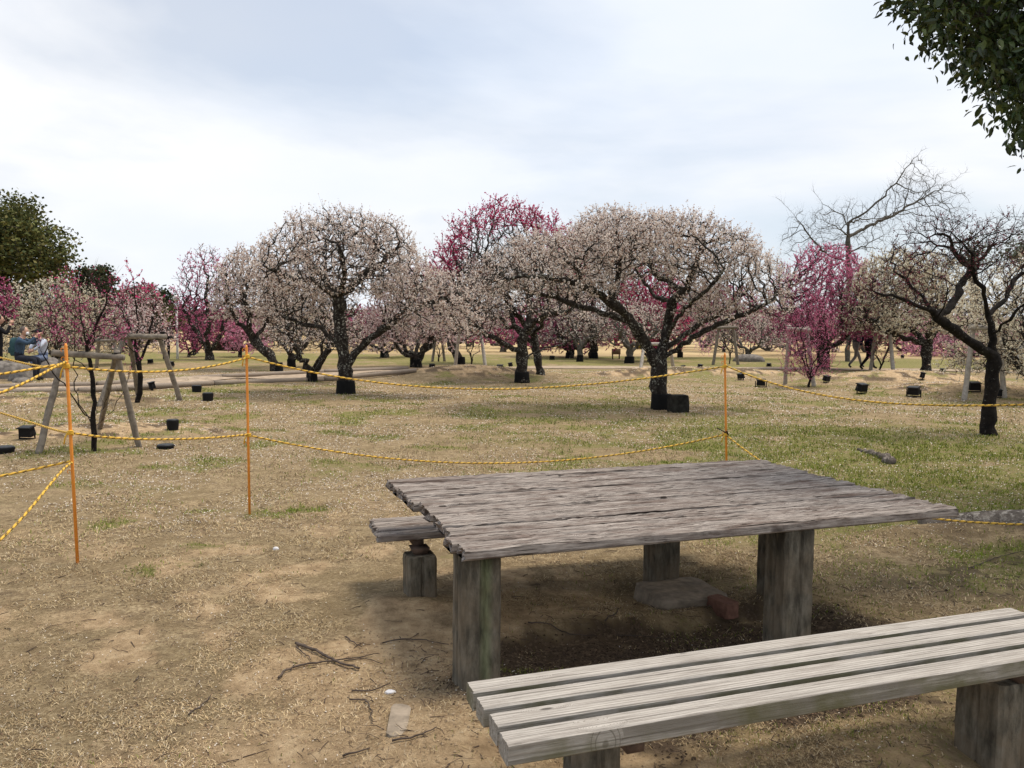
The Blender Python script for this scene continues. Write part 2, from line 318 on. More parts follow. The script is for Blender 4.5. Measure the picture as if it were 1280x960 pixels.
# ------------------------------------------------------------------ ground
def f_far(y): return sstep(40, 46, y)
def zones(x, y):
    """weights: green, sand, soil, straw field"""
    r = np.hypot(x, y); q = fbm(x * .5, y * .5, 51); q2 = fbm(x * 2.1, y * 2.1, 61); q3 = fbm(x * 5, y * 5, 71)
    ang = np.arctan2(x, y)
    g = sstep(-.08, .36, ang + (q - .5) * .5) * sstep(5.0, 8.5, r + (q2 - .5) * 2) * sstep(17, 11.5, r + (q - .5) * 5) * 1.25
    g = g * sstep(.22, .58, q * .4 + q2 * .6 + .06)
    g = np.maximum(g, .42 * sstep(.48, .66, q2 * .6 + q * .4) * sstep(4.0, 9, r) * sstep(-.25, .2, ang + .1) * sstep(30, 22, r))
    g = np.maximum(g, .30 * sstep(.52, .64, q2) * sstep(2.6, 3.4, r) * sstep(.05, .25, ang))
    g = np.maximum(g, .12 * sstep(.5, .7, q2))
    g = np.maximum(g, .8 * sstep(31.5, 33.5, y) * sstep(47, 42, y) * sstep(.35, .5, q2 * .4 + q * .6))       # green belt behind the path
    for px, py, rr in ((150, 656, .28), (205, 712, .22), (262, 640, .2), (256, 680, .16), (355, 640, .32), (385, 640, .25), (575, 945, .10), (430, 590, .3), (590, 700, .2), (690, 815, .3), (640, 830, .2)):
        p = at(px, py); g = np.maximum(g, .9 * blob(x, y, p[0], p[1], rr, rr * .7) * sstep(.40, .58, q3))
    s = .55 * blob(x, y, -1.3, 3.9, 1.5, 1.1) * sstep(.36, .56, q2) + .85 * blob(x, y, -.35, 3.0, .7, 1.3) + .6 * blob(x, y, -1.4, 4.6, 1.3, 1.0) * sstep(.4, .6, q2) + .8 * blob(x, y, 1.0, 2.2, 1.6, .55)
    s = s + .5 * sstep(.56, .66, q2) * (1 - sstep(6, 12, r))
    for m, rx, ry, h in MOUNDS: s = s + 1.0 * blob(x, y, m[0], m[1], rx * .95, ry * .9) * sstep(.40, .55, q2)
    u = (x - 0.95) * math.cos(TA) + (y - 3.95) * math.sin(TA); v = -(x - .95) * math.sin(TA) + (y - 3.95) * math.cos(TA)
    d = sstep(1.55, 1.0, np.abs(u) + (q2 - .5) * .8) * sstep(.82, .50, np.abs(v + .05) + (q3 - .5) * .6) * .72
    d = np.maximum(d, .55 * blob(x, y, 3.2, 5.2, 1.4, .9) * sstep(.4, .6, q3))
    pg = blob(x, y, 4.6, 9.6, 3.6, 3.0, -.2) * sstep(.30, .55, q2 * .6 + q3 * .4); g = np.maximum(g, 1.0 * sstep(.18, .6, pg))
    g = np.maximum(g, (.12 + .5 * sstep(.45, .6, q2 * .5 + q3 * .5)) * sstep(-.12, .12, ang) * sstep(5.5, 7.5, r) * sstep(19, 13, r))
    w1 = fbm(x * 1.5, y * 1.9, 401, 4); g = np.maximum(g, .06 + .55 * sstep(.52, .64, w1)) * sstep(7, 10.5, r) * (1 - f_far(y)) + g * (1 - sstep(7, 10.5, r)) + g * f_far(y) * sstep(7, 10.5, r)
    ms = 0 * x
    for m, rx, ry, h in MOUNDS: ms = np.maximum(ms, blob(x, y, m[0], m[1], rx * 1.1, ry))
    ms = sstep(.25, .6, ms + (q2 - .5) * .8); g = g * (1 - .8 * ms * sstep(.62, .50, w1)); s = np.clip(s + ms * .8, 0, 1); msd = ms * .6 * sstep(.46, .56, q3 * .6 + q2 * .4)
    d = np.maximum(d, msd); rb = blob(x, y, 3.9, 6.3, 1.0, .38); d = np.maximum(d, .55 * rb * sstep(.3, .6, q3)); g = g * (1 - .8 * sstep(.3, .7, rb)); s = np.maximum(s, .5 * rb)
    f = sstep(46, 50, y)
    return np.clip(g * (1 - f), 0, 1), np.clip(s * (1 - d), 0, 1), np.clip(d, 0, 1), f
def ground_mesh():
    ang = np.concatenate([np.radians(np.arange(-44, 44, .22)), np.radians(np.arange(44, 316, 4))]); ang = np.unique(ang)
    rr = np.concatenate([[.02, .5], np.geomspace(1.2, 60, 330), np.geomspace(64, 1500, 26)])
    A, RR = np.meshgrid(ang, rr); X = np.sin(A) * RR; Y = np.cos(A) * RR; Z = gz(X, Y)
    Z = np.where(RR > 90, 0, Z); n, k = X.shape
    i = np.arange(n - 1)[:, None] * k; j = np.arange(k)[None, :]; j2 = (j + 1) % k
    Q = np.stack([i + j, i + k + j, i + k + j2, i + j2], -1).reshape(-1, 4)
    g, s, d, f = zones(X.ravel(), Y.ravel())
    mb = MB(); mb.add(np.stack([X.ravel(), Y.ravel(), Z.ravel()], 1), Q[:, ::-1], None, 0, np.stack([g, s, d], 1))
    return mb
m, t, b = mat('lawn_ground', .98, .08); c = coords(t)
nF = noise(t, c, 42, 10, .78); nM = noise(t, c, 9, 8, .7); nL = noise(t, c, 1.4, 6, .6); nC = noise(t, c, 120, 4, .7)
nG = noise(t, c, 3.6, 6, .65)
straw = ramp(t, nF, [(.32, (.10, .068, .042)), (.44, (.28, .205, .12)), (.54, (.45, .35, .21)), (.68, (.64, .53, .36))])
straw = mixrgb(t, ramp(t, nM, [(.38, (.75, .75, .75)), (.56, (0, 0, 0))]), straw, (.185, .135, .085))
straw = mixrgb(t, ramp(t, nG, [(.40, (.55, .55, .55)), (.56, (0, 0, 0))]), straw, (.20, .145, .08))
straw = mixrgb(t, ramp(t, nL, [(.42, (.35, .35, .35)), (.60, (0, 0, 0))]), straw, (.24, .185, .10))
sand = ramp(t, nM, [(.32, (.27, .19, .11)), (.5, (.45, .325, .195)), (.68, (.60, .46, .29))])
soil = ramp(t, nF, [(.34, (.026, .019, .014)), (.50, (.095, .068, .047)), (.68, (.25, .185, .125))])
green = ramp(t, nF, [(.34, (.05, .06, .014)), (.5, (.15, .17, .038)), (.66, (.29, .30, .09))])
green = mixrgb(t, ramp(t, nM, [(.44, (0, 0, 0)), (.56, (.85, .85, .85))]), green, (.27, .21, .115))
green = mixrgb(t, ramp(t, nG, [(.42, (0, 0, 0)), (.60, (.5, .5, .5))]), green, (.22, .19, .085))
sp = t.nodes.new('ShaderNodeSeparateColor'); t.links.new(attr(t), sp.inputs[0])
def wmask(out, lo, hi):      # zone weight broken up by the fine noise
    a = nd(t, 'ShaderNodeMath', operation='ADD'); s_ = nd(t, 'ShaderNodeMath', operation='MULTIPLY_ADD'); t.links.new(nF, s_.inputs[0]); s_.inputs[1].default_value = 1.6; s_.inputs[2].default_value = -.8
    t.links.new(out, a.inputs[0]); t.links.new(s_.outputs[0], a.inputs[1]); return ramp(t, a.outputs[0], [(lo, (0, 0, 0)), (hi, (1, 1, 1))])
base = mixrgb(t, wmask(sp.outputs[1], .25, .75), straw, sand)
base = mixrgb(t, wmask(sp.outputs[0], .22, .62), base, green)
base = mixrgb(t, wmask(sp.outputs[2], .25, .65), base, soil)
pos = t.nodes.new('ShaderNodeSeparateXYZ'); t.links.new(c, pos.inputs[0])
far = nd(t, 'ShaderNodeMapRange'); far.inputs[1].default_value = 44; far.inputs[2].default_value = 49; t.links.new(pos.outputs[1], far.inputs[0])
fld = ramp(t, noise(t, coords(t, (.05, .4, 1)), 1.0, 5), [(.35, (.36, .265, .135)), (.65, (.50, .385, .22))])
base = mixrgb(t, far.outputs[0], base, fld)
t.links.new(base, b.inputs['Base Color']); bump(t, b, nF, 1.0, .03)
M_GROUND = m
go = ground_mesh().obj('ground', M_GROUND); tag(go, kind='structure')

# path behind the lawn, a sheet that follows the ground
def smooth_line(pts, n):
    pts = np.asarray(pts, float); d = np.concatenate([[0], np.cumsum(np.linalg.norm(np.diff(pts, axis=0), axis=1))]); s = np.linspace(0, d[-1], n)
    out = np.stack([np.interp(s, d, pts[:, i]) for i in range(pts.shape[1])], 1)
    for _ in range(max(1, n // 12)): out[1:-1] = (out[:-2] + 2 * out[1:-1] + out[2:]) / 4
    return out
pc = smooth_line([at(px, py) for px, py in ((-260, 497), (0, 489.5), (160, 484.5), (320, 473.5), (505, 463.5), (690, 459), (960, 460.3), (1280, 464.8), (1500, 470))], 160)
tn = unit(np.gradient(pc, axis=0)); nr = np.stack([-tn[:, 1], tn[:, 0], 0 * tn[:, 0]], 1)
W = .8; rows = [pc + nr * o for o in (-W, -W * .5, 0, W * .5, W)]
PV = np.stack(rows, 1); PV[..., 2] = gz(PV[..., 0], PV[..., 1]) + .02
k = 5; i = np.arange(159)[:, None] * k; j = np.arange(4)[None, :]
M_PATH = flat_mat('compacted_path', (.34, .27, .20), .95, .1, .3, 5)
o = MB().add(PV.reshape(-1, 3), np.stack([i + j, i + j + 1, i + k + j + 1, i + k + j], -1).reshape(-1, 4)[:, ::-1]).obj('path', M_PATH); tag(o, kind='structure')

# ------------------------------------------------------------------ trees
def resample(pl, D, rng=None, jit=0.0):
    pl = np.asarray(pl, float); d = np.concatenate([[0], np.cumsum(np.linalg.norm(np.diff(pl, axis=0), axis=1))]); n = max(2, int(d[-1] / D) + 1); s = np.linspace(0, d[-1], n)
    out = np.stack([np.interp(s, d, pl[:, i]) for i in range(3)], 1)
    for _ in range(2):
        if n > 4: out[1:-1] = (out[:-2] + 2 * out[1:-1] + out[2:]) / 4
    if rng is not None and n > 2: out[1:] += rng.normal(0, jit * D, (n - 1, 3))
    return out
class Skel:
    """nodes with parents; limbs are drawn first, then the crown volume is filled by space colonisation"""
    def __init__(s, rng, D): s.P = []; s.par = []; s.rng = rng; s.D = D; s.seed_n = 0
    def limb(s, pl, parent=-1, jit=.16):
        """a limb through the points pl; parent = node index it leaves (its point is prepended)"""
        if parent >= 0: pl = np.vstack([s.P[parent], pl])
        q = resample(pl, s.D, s.rng, jit)
        if parent >= 0: q = q[1:]
        ids = []
        for k, p in enumerate(q):
            s.P.append(p); s.par.append(parent if k == 0 else len(s.P) - 2); ids.append(len(s.P) - 1)
        return ids
    def near(s, p): return int(np.argmin(np.linalg.norm(np.array(s.P) - np.asarray(p), axis=1)))
    def grow(s, A, di, dk, iters=90, jit=.35, up=.08, cap=9000, ok=None):
        rng, D = s.rng, s.D; P = np.array(s.P); par = list(s.par); A = np.asarray(A)
        new = P if ok is None else P[ok]; base = 0 if ok is None else None; idx_map = np.arange(len(P)) if ok is None else np.nonzero(ok)[0]
        bd = np.full(len(A), 1e9); bi = np.zeros(len(A), int)
        def upd(Q, ids):
            nonlocal bd, bi
            for a0 in range(0, len(Q), 400):
                q = Q[a0:a0 + 400]; d = np.linalg.norm(A[:, None] - q[None], axis=2); m = d.argmin(1); dm = d[np.arange(len(A)), m]; u = dm < bd
                bd = np.where(u, dm, bd); bi = np.where(u, ids[a0 + m], bi)
        upd(new, idx_map); cnt = np.zeros(200000, np.int16)
        for it in range(iters):
            keep = bd > dk; A, bd, bi = A[keep], bd[keep], bi[keep]
            if len(A) == 0 or len(P) > cap: break
            inf = bd < di
            if not inf.any(): di *= 1.5; continue
            b = bi[inf]; v = unit(A[inf] - P[b]); un, inv = np.unique(b, return_inverse=True); S = np.zeros((len(un), 3)); np.add.at(S, inv, v)
            good = cnt[un] < 4; un, S = un[good], S[good]
            if len(un) == 0: break
            cnt[un] += 1
            S = unit(unit(S) + rng.normal(0, jit, S.shape) + [0, 0, up]); Q = P[un] + S * D
            ids = np.arange(len(P), len(P) + len(Q)); P = np.vstack([P, Q]); par += list(un); upd(Q, ids)
        s.P = list(P); s.par = par
    def finish(s, r_tip, r_base):
        P = np.array(s.P); par = np.array(s.par); n = len(P); tips = np.zeros(n); kids = [[] for _ in range(n)]
        for i in range(n):
            if par[i] >= 0: kids[par[i]].append(i)
        order = np.arange(n)[::-1]          # children always come after their parents
        for i in order:
            if not kids[i]: tips[i] = 1
            if par[i] >= 0: tips[par[i]] += tips[i]
        p = math.log(r_base / r_tip) / math.log(max(tips[0], 3)); r = r_tip * tips ** p
        s.Pn, s.parn, s.kids, s.tips, s.r = P, par, kids, tips, r; return s
    def mesh(s, mb, rng, m=0, flare=None, kthick=9, rough=.10, rmin=0.0, mat_fn=None):
        P, par, kids, tips, r = s.Pn, s.parn, s.kids, s.tips, s.r
        rr = r * (1 + rng.normal(0, rough, len(r)) * (r > .02)); 
        if flare is not None: rr = rr * (1 + flare[0] * np.exp(-np.maximum(P[:, 2] - P[0, 2], 0) / flare[1]))
        starts = [i for i in range(len(P)) if par[i] < 0]
        stack = [(i, None) for i in starts]
        while stack:
            i, pa = stack.pop(); ch = [] if pa is None else [pa]; cur = i
            while True:
                ch.append(cur)
                if not kids[cur]: break
                ks = sorted(kids[cur], key=lambda a: -tips[a])
                for o_ in ks[1:]: stack.append((o_, cur))
                cur = ks[0]
            if len(ch) < 2: continue
            rad = rr[ch].copy()
            if pa is not None: rad[0] = min(rr[pa], rad[1] * 1.25)
            rm = rad.max()
            if rm < rmin: continue
            k_ = kthick if rm > .07 else (6 if rm > .03 else (4 if rm > .012 else 3))
            V, Q, n_ = tube_arrays(P[ch], rad, k_)
            mb.add(V, Q, None, m)
STAT = []
PAL = {   # petal, bud and calyx colours, with shares
    'white': [((.86, .79, .73), .54), ((.76, .64, .58), .20), ((.44, .29, .22), .14), ((.20, .10, .07), .12)],
    'cream': [((.82, .78, .62), .55), ((.72, .64, .50), .22), ((.35, .24, .15), .13), ((.15, .09, .06), .10)],
    'pinkwhite': [((.84, .73, .71), .48), ((.72, .56, .55), .23), ((.42, .22, .22), .16), ((.18, .08, .08), .16)],
    'pink': [((.74, .25, .40), .40), ((.56, .12, .27), .33), ((.78, .48, .58), .12), ((.20, .04, .07), .15)],
    'lightpink': [((.85, .50, .62), .55), ((.75, .35, .50), .30), ((.3, .12, .15), .15)],
    'magenta': [((.60, .06, .19), .48), ((.44, .035, .13), .30), ((.74, .24, .38), .10), ((.14, .02, .035), .12)],
    'deeppink': [((.52, .13, .26), .42), ((.38, .07, .17), .32), ((.64, .34, .42), .13), ((.13, .03, .05), .12)],
    'darkbud': [((.12, .03, .04), .55), ((.30, .06, .10), .25), ((.05, .02, .02), .20)],
}
def pick_cols(pal, n, rng, c=None):
    p = PAL[pal]; pr = np.array([a[1] for a in p]); cs = np.array([a[0] for a in p]); i = rng.choice(len(p), n, p=pr / pr.sum())
    return cs[i] * rng.uniform(.85, 1.1, (n, 1))
def shoots(P, dirs, rng, n_per, length, up=.5):
    """short straight flowering shoots standing on the thin branches: start, direction, length"""
    n = len(P) * n_per; S = np.repeat(P, n_per, 0); d = np.repeat(dirs, n_per, 0)
    v = unit(d * .6 + rng.normal(0, .55, (n, 3)) + [0, 0, up]); l = length * rng.uniform(.4, 1.25, n); return S, v, l
def blossom_crown(name, parent, sk, rng, thin, n_per, length, n_fl, size, pal, twig_r=.003, up=.5, keep=1.0, zone=None, spread=.012, m_twig=None):
    P, par, r = sk.Pn, sk.parn, sk.r; idx = np.nonzero((r < thin) & (par >= 0))[0]
    if keep < 1: idx = idx[rng.random(len(idx)) < keep]
    d = unit(P[idx] - P[par[idx]]); S, v, l = shoots(P[idx], d, rng, n_per, length, up); n = len(S)
    mb = MB(); off = unit(np.cross(v, rng.normal(size=(n, 3)))); off2 = np.cross(v, off)
    V = np.stack([S + off * twig_r, S - off * .5 * twig_r + off2 * .87 * twig_r, S - off * .5 * twig_r - off2 * .87 * twig_r, S + v * l[:, None]], 1).reshape(-1, 3)
    b = np.arange(n)[:, None] * 4; T = np.concatenate([b + [0, 1, 3], b + [1, 2, 3], b + [2, 0, 3]]); mb.add(V, None, T, 0)
    # flowers in small knots along each shoot, some shoots bare
    full = vnoise(S[:, 0] * 1.6 + S[:, 2], S[:, 1] * 1.6 - S[:, 2], int(rng.integers(1000)))
    full = .6 * full + .4 * vnoise(S[:, 0] * 4.5 + S[:, 2] * 3, S[:, 1] * 4.5 - S[:, 2] * 2, int(rng.integers(1000))); cnt = rng.poisson(n_fl * np.clip(2.9 * full - .35, .12, 2.0)); cnt = np.minimum(cnt, n_fl * 3)
    if zone is not None: cnt = np.where(zone(S, rng), cnt, 0)
    k = np.repeat(np.arange(n), cnt); t_ = rng.uniform(.08, 1.0, len(k)); C = S[k] + v[k] * (l[k] * t_)[:, None] + rng.normal(0, spread, (len(k), 3))
    if len(C) == 0: return mb.obj(name, [m_twig or M_TWIG], parent, smooth=False)
    V, Q = rand_quads(C, size, rng); STAT.append((name, len(P), len(S), len(C)))
    if callable(pal): cols = pal(C, rng)
    else: cols = pick_cols(pal, len(C), rng)
    mb.add(V, Q, None, 1, np.repeat(cols, 4, 0)); return mb.obj(name, [m_twig or M_TWIG, M_PETAL], parent, smooth=False)
def dome_points(rng, n, c, rx, ry, top, low, hollow=.55, flat=1.0):
    """points in an umbrella dome: half ellipsoid shell above the height low"""
    out = []
    while len(out) < n:
        u = unit(rng.normal(size=(n, 3))); u[:, 2] = np.abs(u[:, 2]) * flat; rad = rng.uniform(hollow ** 2, 1, n) ** .5
        p = u * rad[:, None]; p[:, 2] = p[:, 2] ** .72
        q = np.stack([c[0] + p[:, 0] * rx, c[1] + p[:, 1] * ry, low + p[:, 2] * (top - low)], 1); out += list(q)
    return np.array(out[:n])
def lower_wrap(parent, base, r, rng, h=.30, name='trunk_wrap'):
    """the black painted or wrapped foot of a plum trunk"""
    mb = MB(); k = 14; th = np.arange(k) * 2 * math.pi / k; poly = np.stack([np.cos(th), np.sin(th)], 1) * r * (1 + rng.normal(0, .05, (k, 1)))
    add_prism(mb, poly, [-.10, .02, h * .5, h * .93, h], 0, scales=[1.14, 1.10, 1.04, 1.0, .96], rnd=rng, jit=.006); o = mb.obj(name, M_WRAP, parent); return o
def to_local(pts, base): return np.asarray(pts, float) - base

def plum(base_px, crown, seed, pal, label, group='plum trees in the orchard', D=.16, n_att=900, n_per=2, n_fl=5, size=.04, length=.26, r_base=.16, limbs=4, lean=0.0, fork=.42,
         hollow=.5, thin=.012, zone=None, wrap=True, keep=1.0, bark=None, low_f=.42, name='plum_tree', up=.5, twist=.3, cap=4000, depth=.9, yoff=0.0, tipr=.005):
    rng = R_(seed); B = atg(*base_px); d = B[1]; r_base *= .62; D *= .85; n_fl = int(n_fl * 2.0 + .5); size *= .92
    l, r, tp, bt = crown; Lp, Rp = atd(l, (tp + bt) / 2, d), atd(r, (tp + bt) / 2, d); top = atd((l + r) / 2, tp, d)[2] - B[2]; low = atd((l + r) / 2, bt, d)[2] - B[2]
    c = np.array([(Lp[0] + Rp[0]) / 2 - B[0], yoff, 0]); rx = (Rp[0] - Lp[0]) / 2; ry = rx * depth
    top -= length * .45; rx = rx * 1.05 - length * .15; ry = rx * depth
    root = empty(name, B, label, 'tree', group)
    sk = Skel(rng, D); fz = max(.35, low * fork * 1.6 if low > 0 else top * .25); fz = min(fz, top * .45)
    fk = np.array([lean * fz, rng.normal(0, .06), fz]); tr = sk.limb([[0, 0, -.12], [lean * fz * .3, 0, fz * .5], fk], jit=.12); e = tr[-1]
    a0 = rng.uniform(0, 6.28)
    for i in range(limbs):
        a = a0 + i * 2 * math.pi / limbs + rng.normal(0, .25); zz = low + (top - low) * rng.uniform(.15, .55); tgt = c + [math.cos(a) * rx * .62, math.sin(a) * ry * .62, zz]
        mid = fk * .45 + tgt * .55 + rng.normal(0, .12, 3) * rx * .3; mid[2] -= (tgt[2] - fk[2]) * .18
        q = sk.limb([mid, tgt], tr[-1 - int(rng.integers(0, 2))], jit=twist)
    A = dome_points(rng, int(n_att * 3.2), c, rx, ry, top, low, hollow)
    sk.grow(A, di=max(rx, top - low) * .8, dk=D * 1.15, cap=cap * 2, jit=.42)
    sk.finish(tipr, r_base); mb = MB(); sk.mesh(mb, rng, 0, flare=(.28, .18)); mb.obj('trunk', bark or M_BARK, root)
    blossom_crown('crown', root, sk, rng, thin, n_per, length, n_fl, size, pal, zone=zone, keep=keep, up=up, twig_r=max(.003, d * .00018))
    if wrap: lower_wrap(root, B, r_base * 1.14, rng)
    return root

def traced(base_px, limbs, domes, seed, pal, label, r_base, D=.13, n_att=2600, group='plum trees in the orchard', thin=.011, n_per=2, n_fl=8, size=.03, length=.26, wrap=.3,
           cap=22000, zone=None, keep=1.0, bark=None, name='plum_tree', dk=1.2, jit=.38, up=.5, tipr=.0045, mesh_up=.08, wraplabel=None, no_crown=False, twist=.14):
    """a tree whose main limbs follow those in the photograph, each with its own depth"""
    rng = R_(seed); B = atg(*base_px); d = B[1]; root = empty(name, B, label, 'tree', group); sk = Skel(rng, D); ends = []
    for k, lm in enumerate(limbs):
        pts = [atd(px, py, d + dd) - B for px, py, dd in lm]
        if k == 0: pts[0][2] = -.12; sk.limb(pts, jit=.08)
        else:
            par = sk.near(pts[0]); sk.limb(pts[1:], par, jit=twist)
    A = []
    for (l, r, tp, bt, y0, ryf, n) in domes:
        Lp, Rp = atd(l, (tp + bt) / 2, d + y0), atd(r, (tp + bt) / 2, d + y0); top = atd((l + r) / 2, tp, d + y0)[2] - B[2] - length * .55; low = atd((l + r) / 2, bt, d + y0)[2] - B[2]
        rx = (Rp[0] - Lp[0]) / 2 * 1.03 - length * .2; c = np.array([(Lp[0] + Rp[0]) / 2 - B[0], y0, 0]); A.append(dome_points(rng, int(n * (2.4 if name == 'plum_tree' else 1.2)), c, rx, rx * ryf, top, low, .45))
    A = np.concatenate(A); sk.grow(A, di=1.6, dk=D * dk, cap=cap, jit=jit, up=mesh_up, iters=120)
    sk.finish(tipr, r_base); mb = MB(); sk.mesh(mb, rng, 0, flare=(.28, .2)); mb.obj('trunk', bark or M_BARK, root)
    if not no_crown: blossom_crown('crown', root, sk, rng, thin, n_per, length, n_fl, size, pal, zone=zone, keep=keep, up=up)
    if wrap: lower_wrap(root, B, r_base * 1.2, rng, wrap)
    return root, sk

# the big white plum right of centre
traced((826, 511), [
    [(826, 511, 0), (824, 490, 0), (822, 470, 0), (826, 448, 0)],
    [(824, 455, 0), (808, 432, -.1), (792, 404, -.2), (762, 376, -.5), (730, 358, -.9), (705, 350, -1.2), (672, 345, -1.4), (640, 348, -1.5)],
    [(792, 404, -.2), (760, 393, .2), (720, 381, .6), (682, 370, 1.0), (655, 362, 1.2), (628, 350, 1.3)],
    [(762, 376, -.5), (768, 356, -.5), (777, 336, -.4), (772, 304, -.3)],
    [(730, 358, -.9), (722, 335, -1.1), (700, 318, -1.5)],
    [(826, 448, 0), (830, 425, .1), (835, 402, .2), (838, 374, .1), (856, 366, 0), (868, 335, -.3), (880, 305, -.6)],
    [(856, 366, 0), (826, 348, .4), (808, 328, .6), (800, 300, .8)],
    [(835, 430, 0), (848, 394, -.7), (866, 376, -1.1), (884, 364, -1.4), (905, 335, -1.7)],
    [(832, 442, 0), (862, 413, .3), (898, 392, .7), (920, 378, .9), (945, 350, 1.1)],
    [(832, 448, 0), (880, 416, -.4), (915, 398, -.6), (945, 388, -.7), (968, 372, -.7)],
    [(838, 374, .1), (820, 372, 1.2), (800, 345, 1.8), (780, 310, 2.0)]],
    [(590, 790, 282, 372, -.3, 1.0, 1500), (675, 952, 260, 340, 0, .85, 2100), (850, 995, 298, 400, 0, .9, 1000), (720, 880, 285, 350, 0, 1.0, 300)],
    11, 'white', 'largest white blossoming plum tree, wide umbrella crown and black wrapped trunk foot, right of centre', .16, D=.13, n_fl=10, size=.027, n_per=3, up=.8, tipr=.0065, thin=.0105)
# the white plum left of centre
traced((432, 492), [
    [(432, 492, 0), (432, 465, 0), (428, 435, 0), (424, 402, 0), (423, 372, 0)],
    [(423, 374, 0), (396, 354, -.4), (366, 348, -.8), (330, 332, -1.2)],
    [(423, 372, 0), (398, 340, .4), (380, 318, .8), (364, 305, 1.0)],
    [(423, 372, 0), (446, 350, .2), (470, 332, .3), (466, 300, .4)],
    [(446, 350, .2), (478, 330, -.5), (500, 304, -.8)],
    [(424, 376, 0), (432, 345, -1.0), (425, 310, -1.5)],
    [(434, 468, 0), (450, 432, -.1), (480, 411, -.3), (510, 386, -.4), (545, 377, -.5), (572, 366, -.6)],
    [(510, 386, -.4), (520, 365, 0), (535, 350, .5)],
    [(428, 436, 0), (403, 410, .2), (372, 403, .5), (345, 390, .9)]],
    [(318, 536, 254, 372, 0, .95, 2900), (476, 604, 328, 420, -.4, .8, 750), (325, 410, 330, 400, .6, .8, 250)],
    12, 'white', 'white blossoming plum tree with tall forked trunk and round umbrella crown, left of centre', .165, D=.15, n_fl=8, size=.033, n_per=3, up=.8, length=.27, tipr=.0085, thin=.0135)
# the sparse dark plum at the right
def budzone(S, rng): return rng.random(len(S)) < .45
traced((1233, 543), [
    [(1233, 543, 0), (1236, 510, 0), (1241, 470, 0), (1241, 445, 0)],
    [(1241, 449, 0), (1220, 432, -.1), (1200, 417, -.2), (1184, 409, -.3), (1172, 396, -.4), (1167, 390, -.4)],
    [(1167, 390, -.4), (1135, 378, -.5), (1120, 370, -.6), (1080, 364, -.8)],
    [(1169, 392, -.4), (1150, 364, -.2), (1134, 350, -.1), (1115, 338, 0)],
    [(1171, 395, -.4), (1190, 384, .2), (1200, 356, .5), (1212, 340, .7), (1224, 328, .8), (1246, 300, .9), (1250, 284, 1.0)],
    [(1212, 340, .7), (1196, 320, .4), (1187, 296, .2)],
    [(1171, 395, -.4), (1186, 372, -.8), (1178, 345, -1.0)],
    [(1241, 447, 0), (1237, 395, 0), (1230, 365, -.1), (1216, 342, -.2), (1210, 310, -.4)],
    [(1237, 392, 0), (1260, 371, .3), (1268, 345, .5), (1290, 336, .6), (1330, 310, .8)],
    [(1241, 420, 0), (1262, 400, -.6), (1300, 360, -.9), (1330, 320, -1.1)]],
    [(1105, 1260, 260, 345, .2, .9, 1100), (1180, 1350, 260, 340, .1, .9, 1100), (1070, 1180, 330, 388, -.5, .8, 400)],
    13, 'darkbud', 'nearly bare dark plum tree with reddish buds and low left limb, standing in green grass', .098, D=.12, n_fl=4, size=.019, n_per=3, length=.17, wrap=0, zone=budzone, bark=M_BARKD, tipr=.0038)
# white plum with a thick black trunk, seen left of the largest one
traced((652, 478), [
    [(652, 478, 0), (653, 455, 0), (652, 432, 0), (655, 418, 0)],
    [(655, 420, 0), (643, 407, 0), (630, 372, .2), (622, 352, .4), (610, 330, .5)],
    [(655, 418, 0), (661, 400, .4), (662, 378, .6), (655, 345, .8)],
    [(656, 418, 0), (668, 402, -.3), (682, 394, -.6), (706, 391, -1.0), (730, 375, -1.2)],
    [(654, 447, 0), (678, 435, .3), (703, 432, .5), (722, 420, .6)],
    [(652, 444, 0), (640, 434, -.2), (620, 423, -.4), (596, 411, -.6), (578, 390, -.7)]],
    [(560, 740, 305, 400, 0, .9, 1300), (560, 640, 345, 425, -.3, .9, 500)],
    14, 'white', 'white plum tree with short thick black trunk and low side limbs, beside the largest tree', .17, D=.17, n_fl=5, size=.042, n_per=2, length=.3, tipr=.007, thin=.016)
# the tall bare tree behind
traced((1060, 452), [
    [(1060, 452, 0), (1060, 400, 0), (1061, 350, 0), (1060, 312, 0), (1060, 278, 0)],
    [(1060, 278, 0), (1085, 262, -.5), (1108, 243, -1), (1128, 218, -1.4), (1142, 198, -1.6), (1158, 184, -1.8)],
    [(1060, 298, 0), (1084, 284, .6), (1114, 270, 1.2), (1144, 253, 1.7), (1180, 232, 2.2), (1210, 213, 2.6)],
    [(1060, 278, 0), (1078, 274, 1.0), (1100, 273, 1.8), (1130, 262, 2.4)],
    [(1060, 282, 0), (1052, 267, .5), (1030, 257, 1.0), (1015, 236, 1.4)],
    [(1060, 316, 0), (1085, 306, -1), (1110, 288, -1.8), (1146, 287, -2.4)],
    [(1060, 330, 0), (1035, 318, -1), (1017, 303, -1.6), (1000, 276, -2.0), (972, 246, -2.4)],
    [(1060, 300, 0), (1048, 285, -1.6), (1030, 275, -2.6)]],
    [(1005, 1115, 238, 320, 0, .9, 420), (1090, 1215, 205, 290, .8, .7, 420), (1110, 1175, 188, 260, -1, .5, 160), (970, 1040, 250, 325, -1.4, .7, 240)],
    15, 'white', 'tall leafless tree with long bare limbs sweeping up to the right above the plums', .125, D=.24, group=None, zone=lambda S, r: np.zeros(len(S), bool), n_per=3, length=.55, thin=.03, up=.3, wrap=0, bark=M_BARKG, name='bare_tree', cap=9000, dk=1.1, tipr=.0075, jit=.3, mesh_up=.15)
def topzone(zf, share=1.0):
    def f(S, rng): return (S[:, 2] > zf + rng.normal(0, .18, len(S))) & (rng.random(len(S)) < share)
    return f
G = 'plum trees in the orchard'
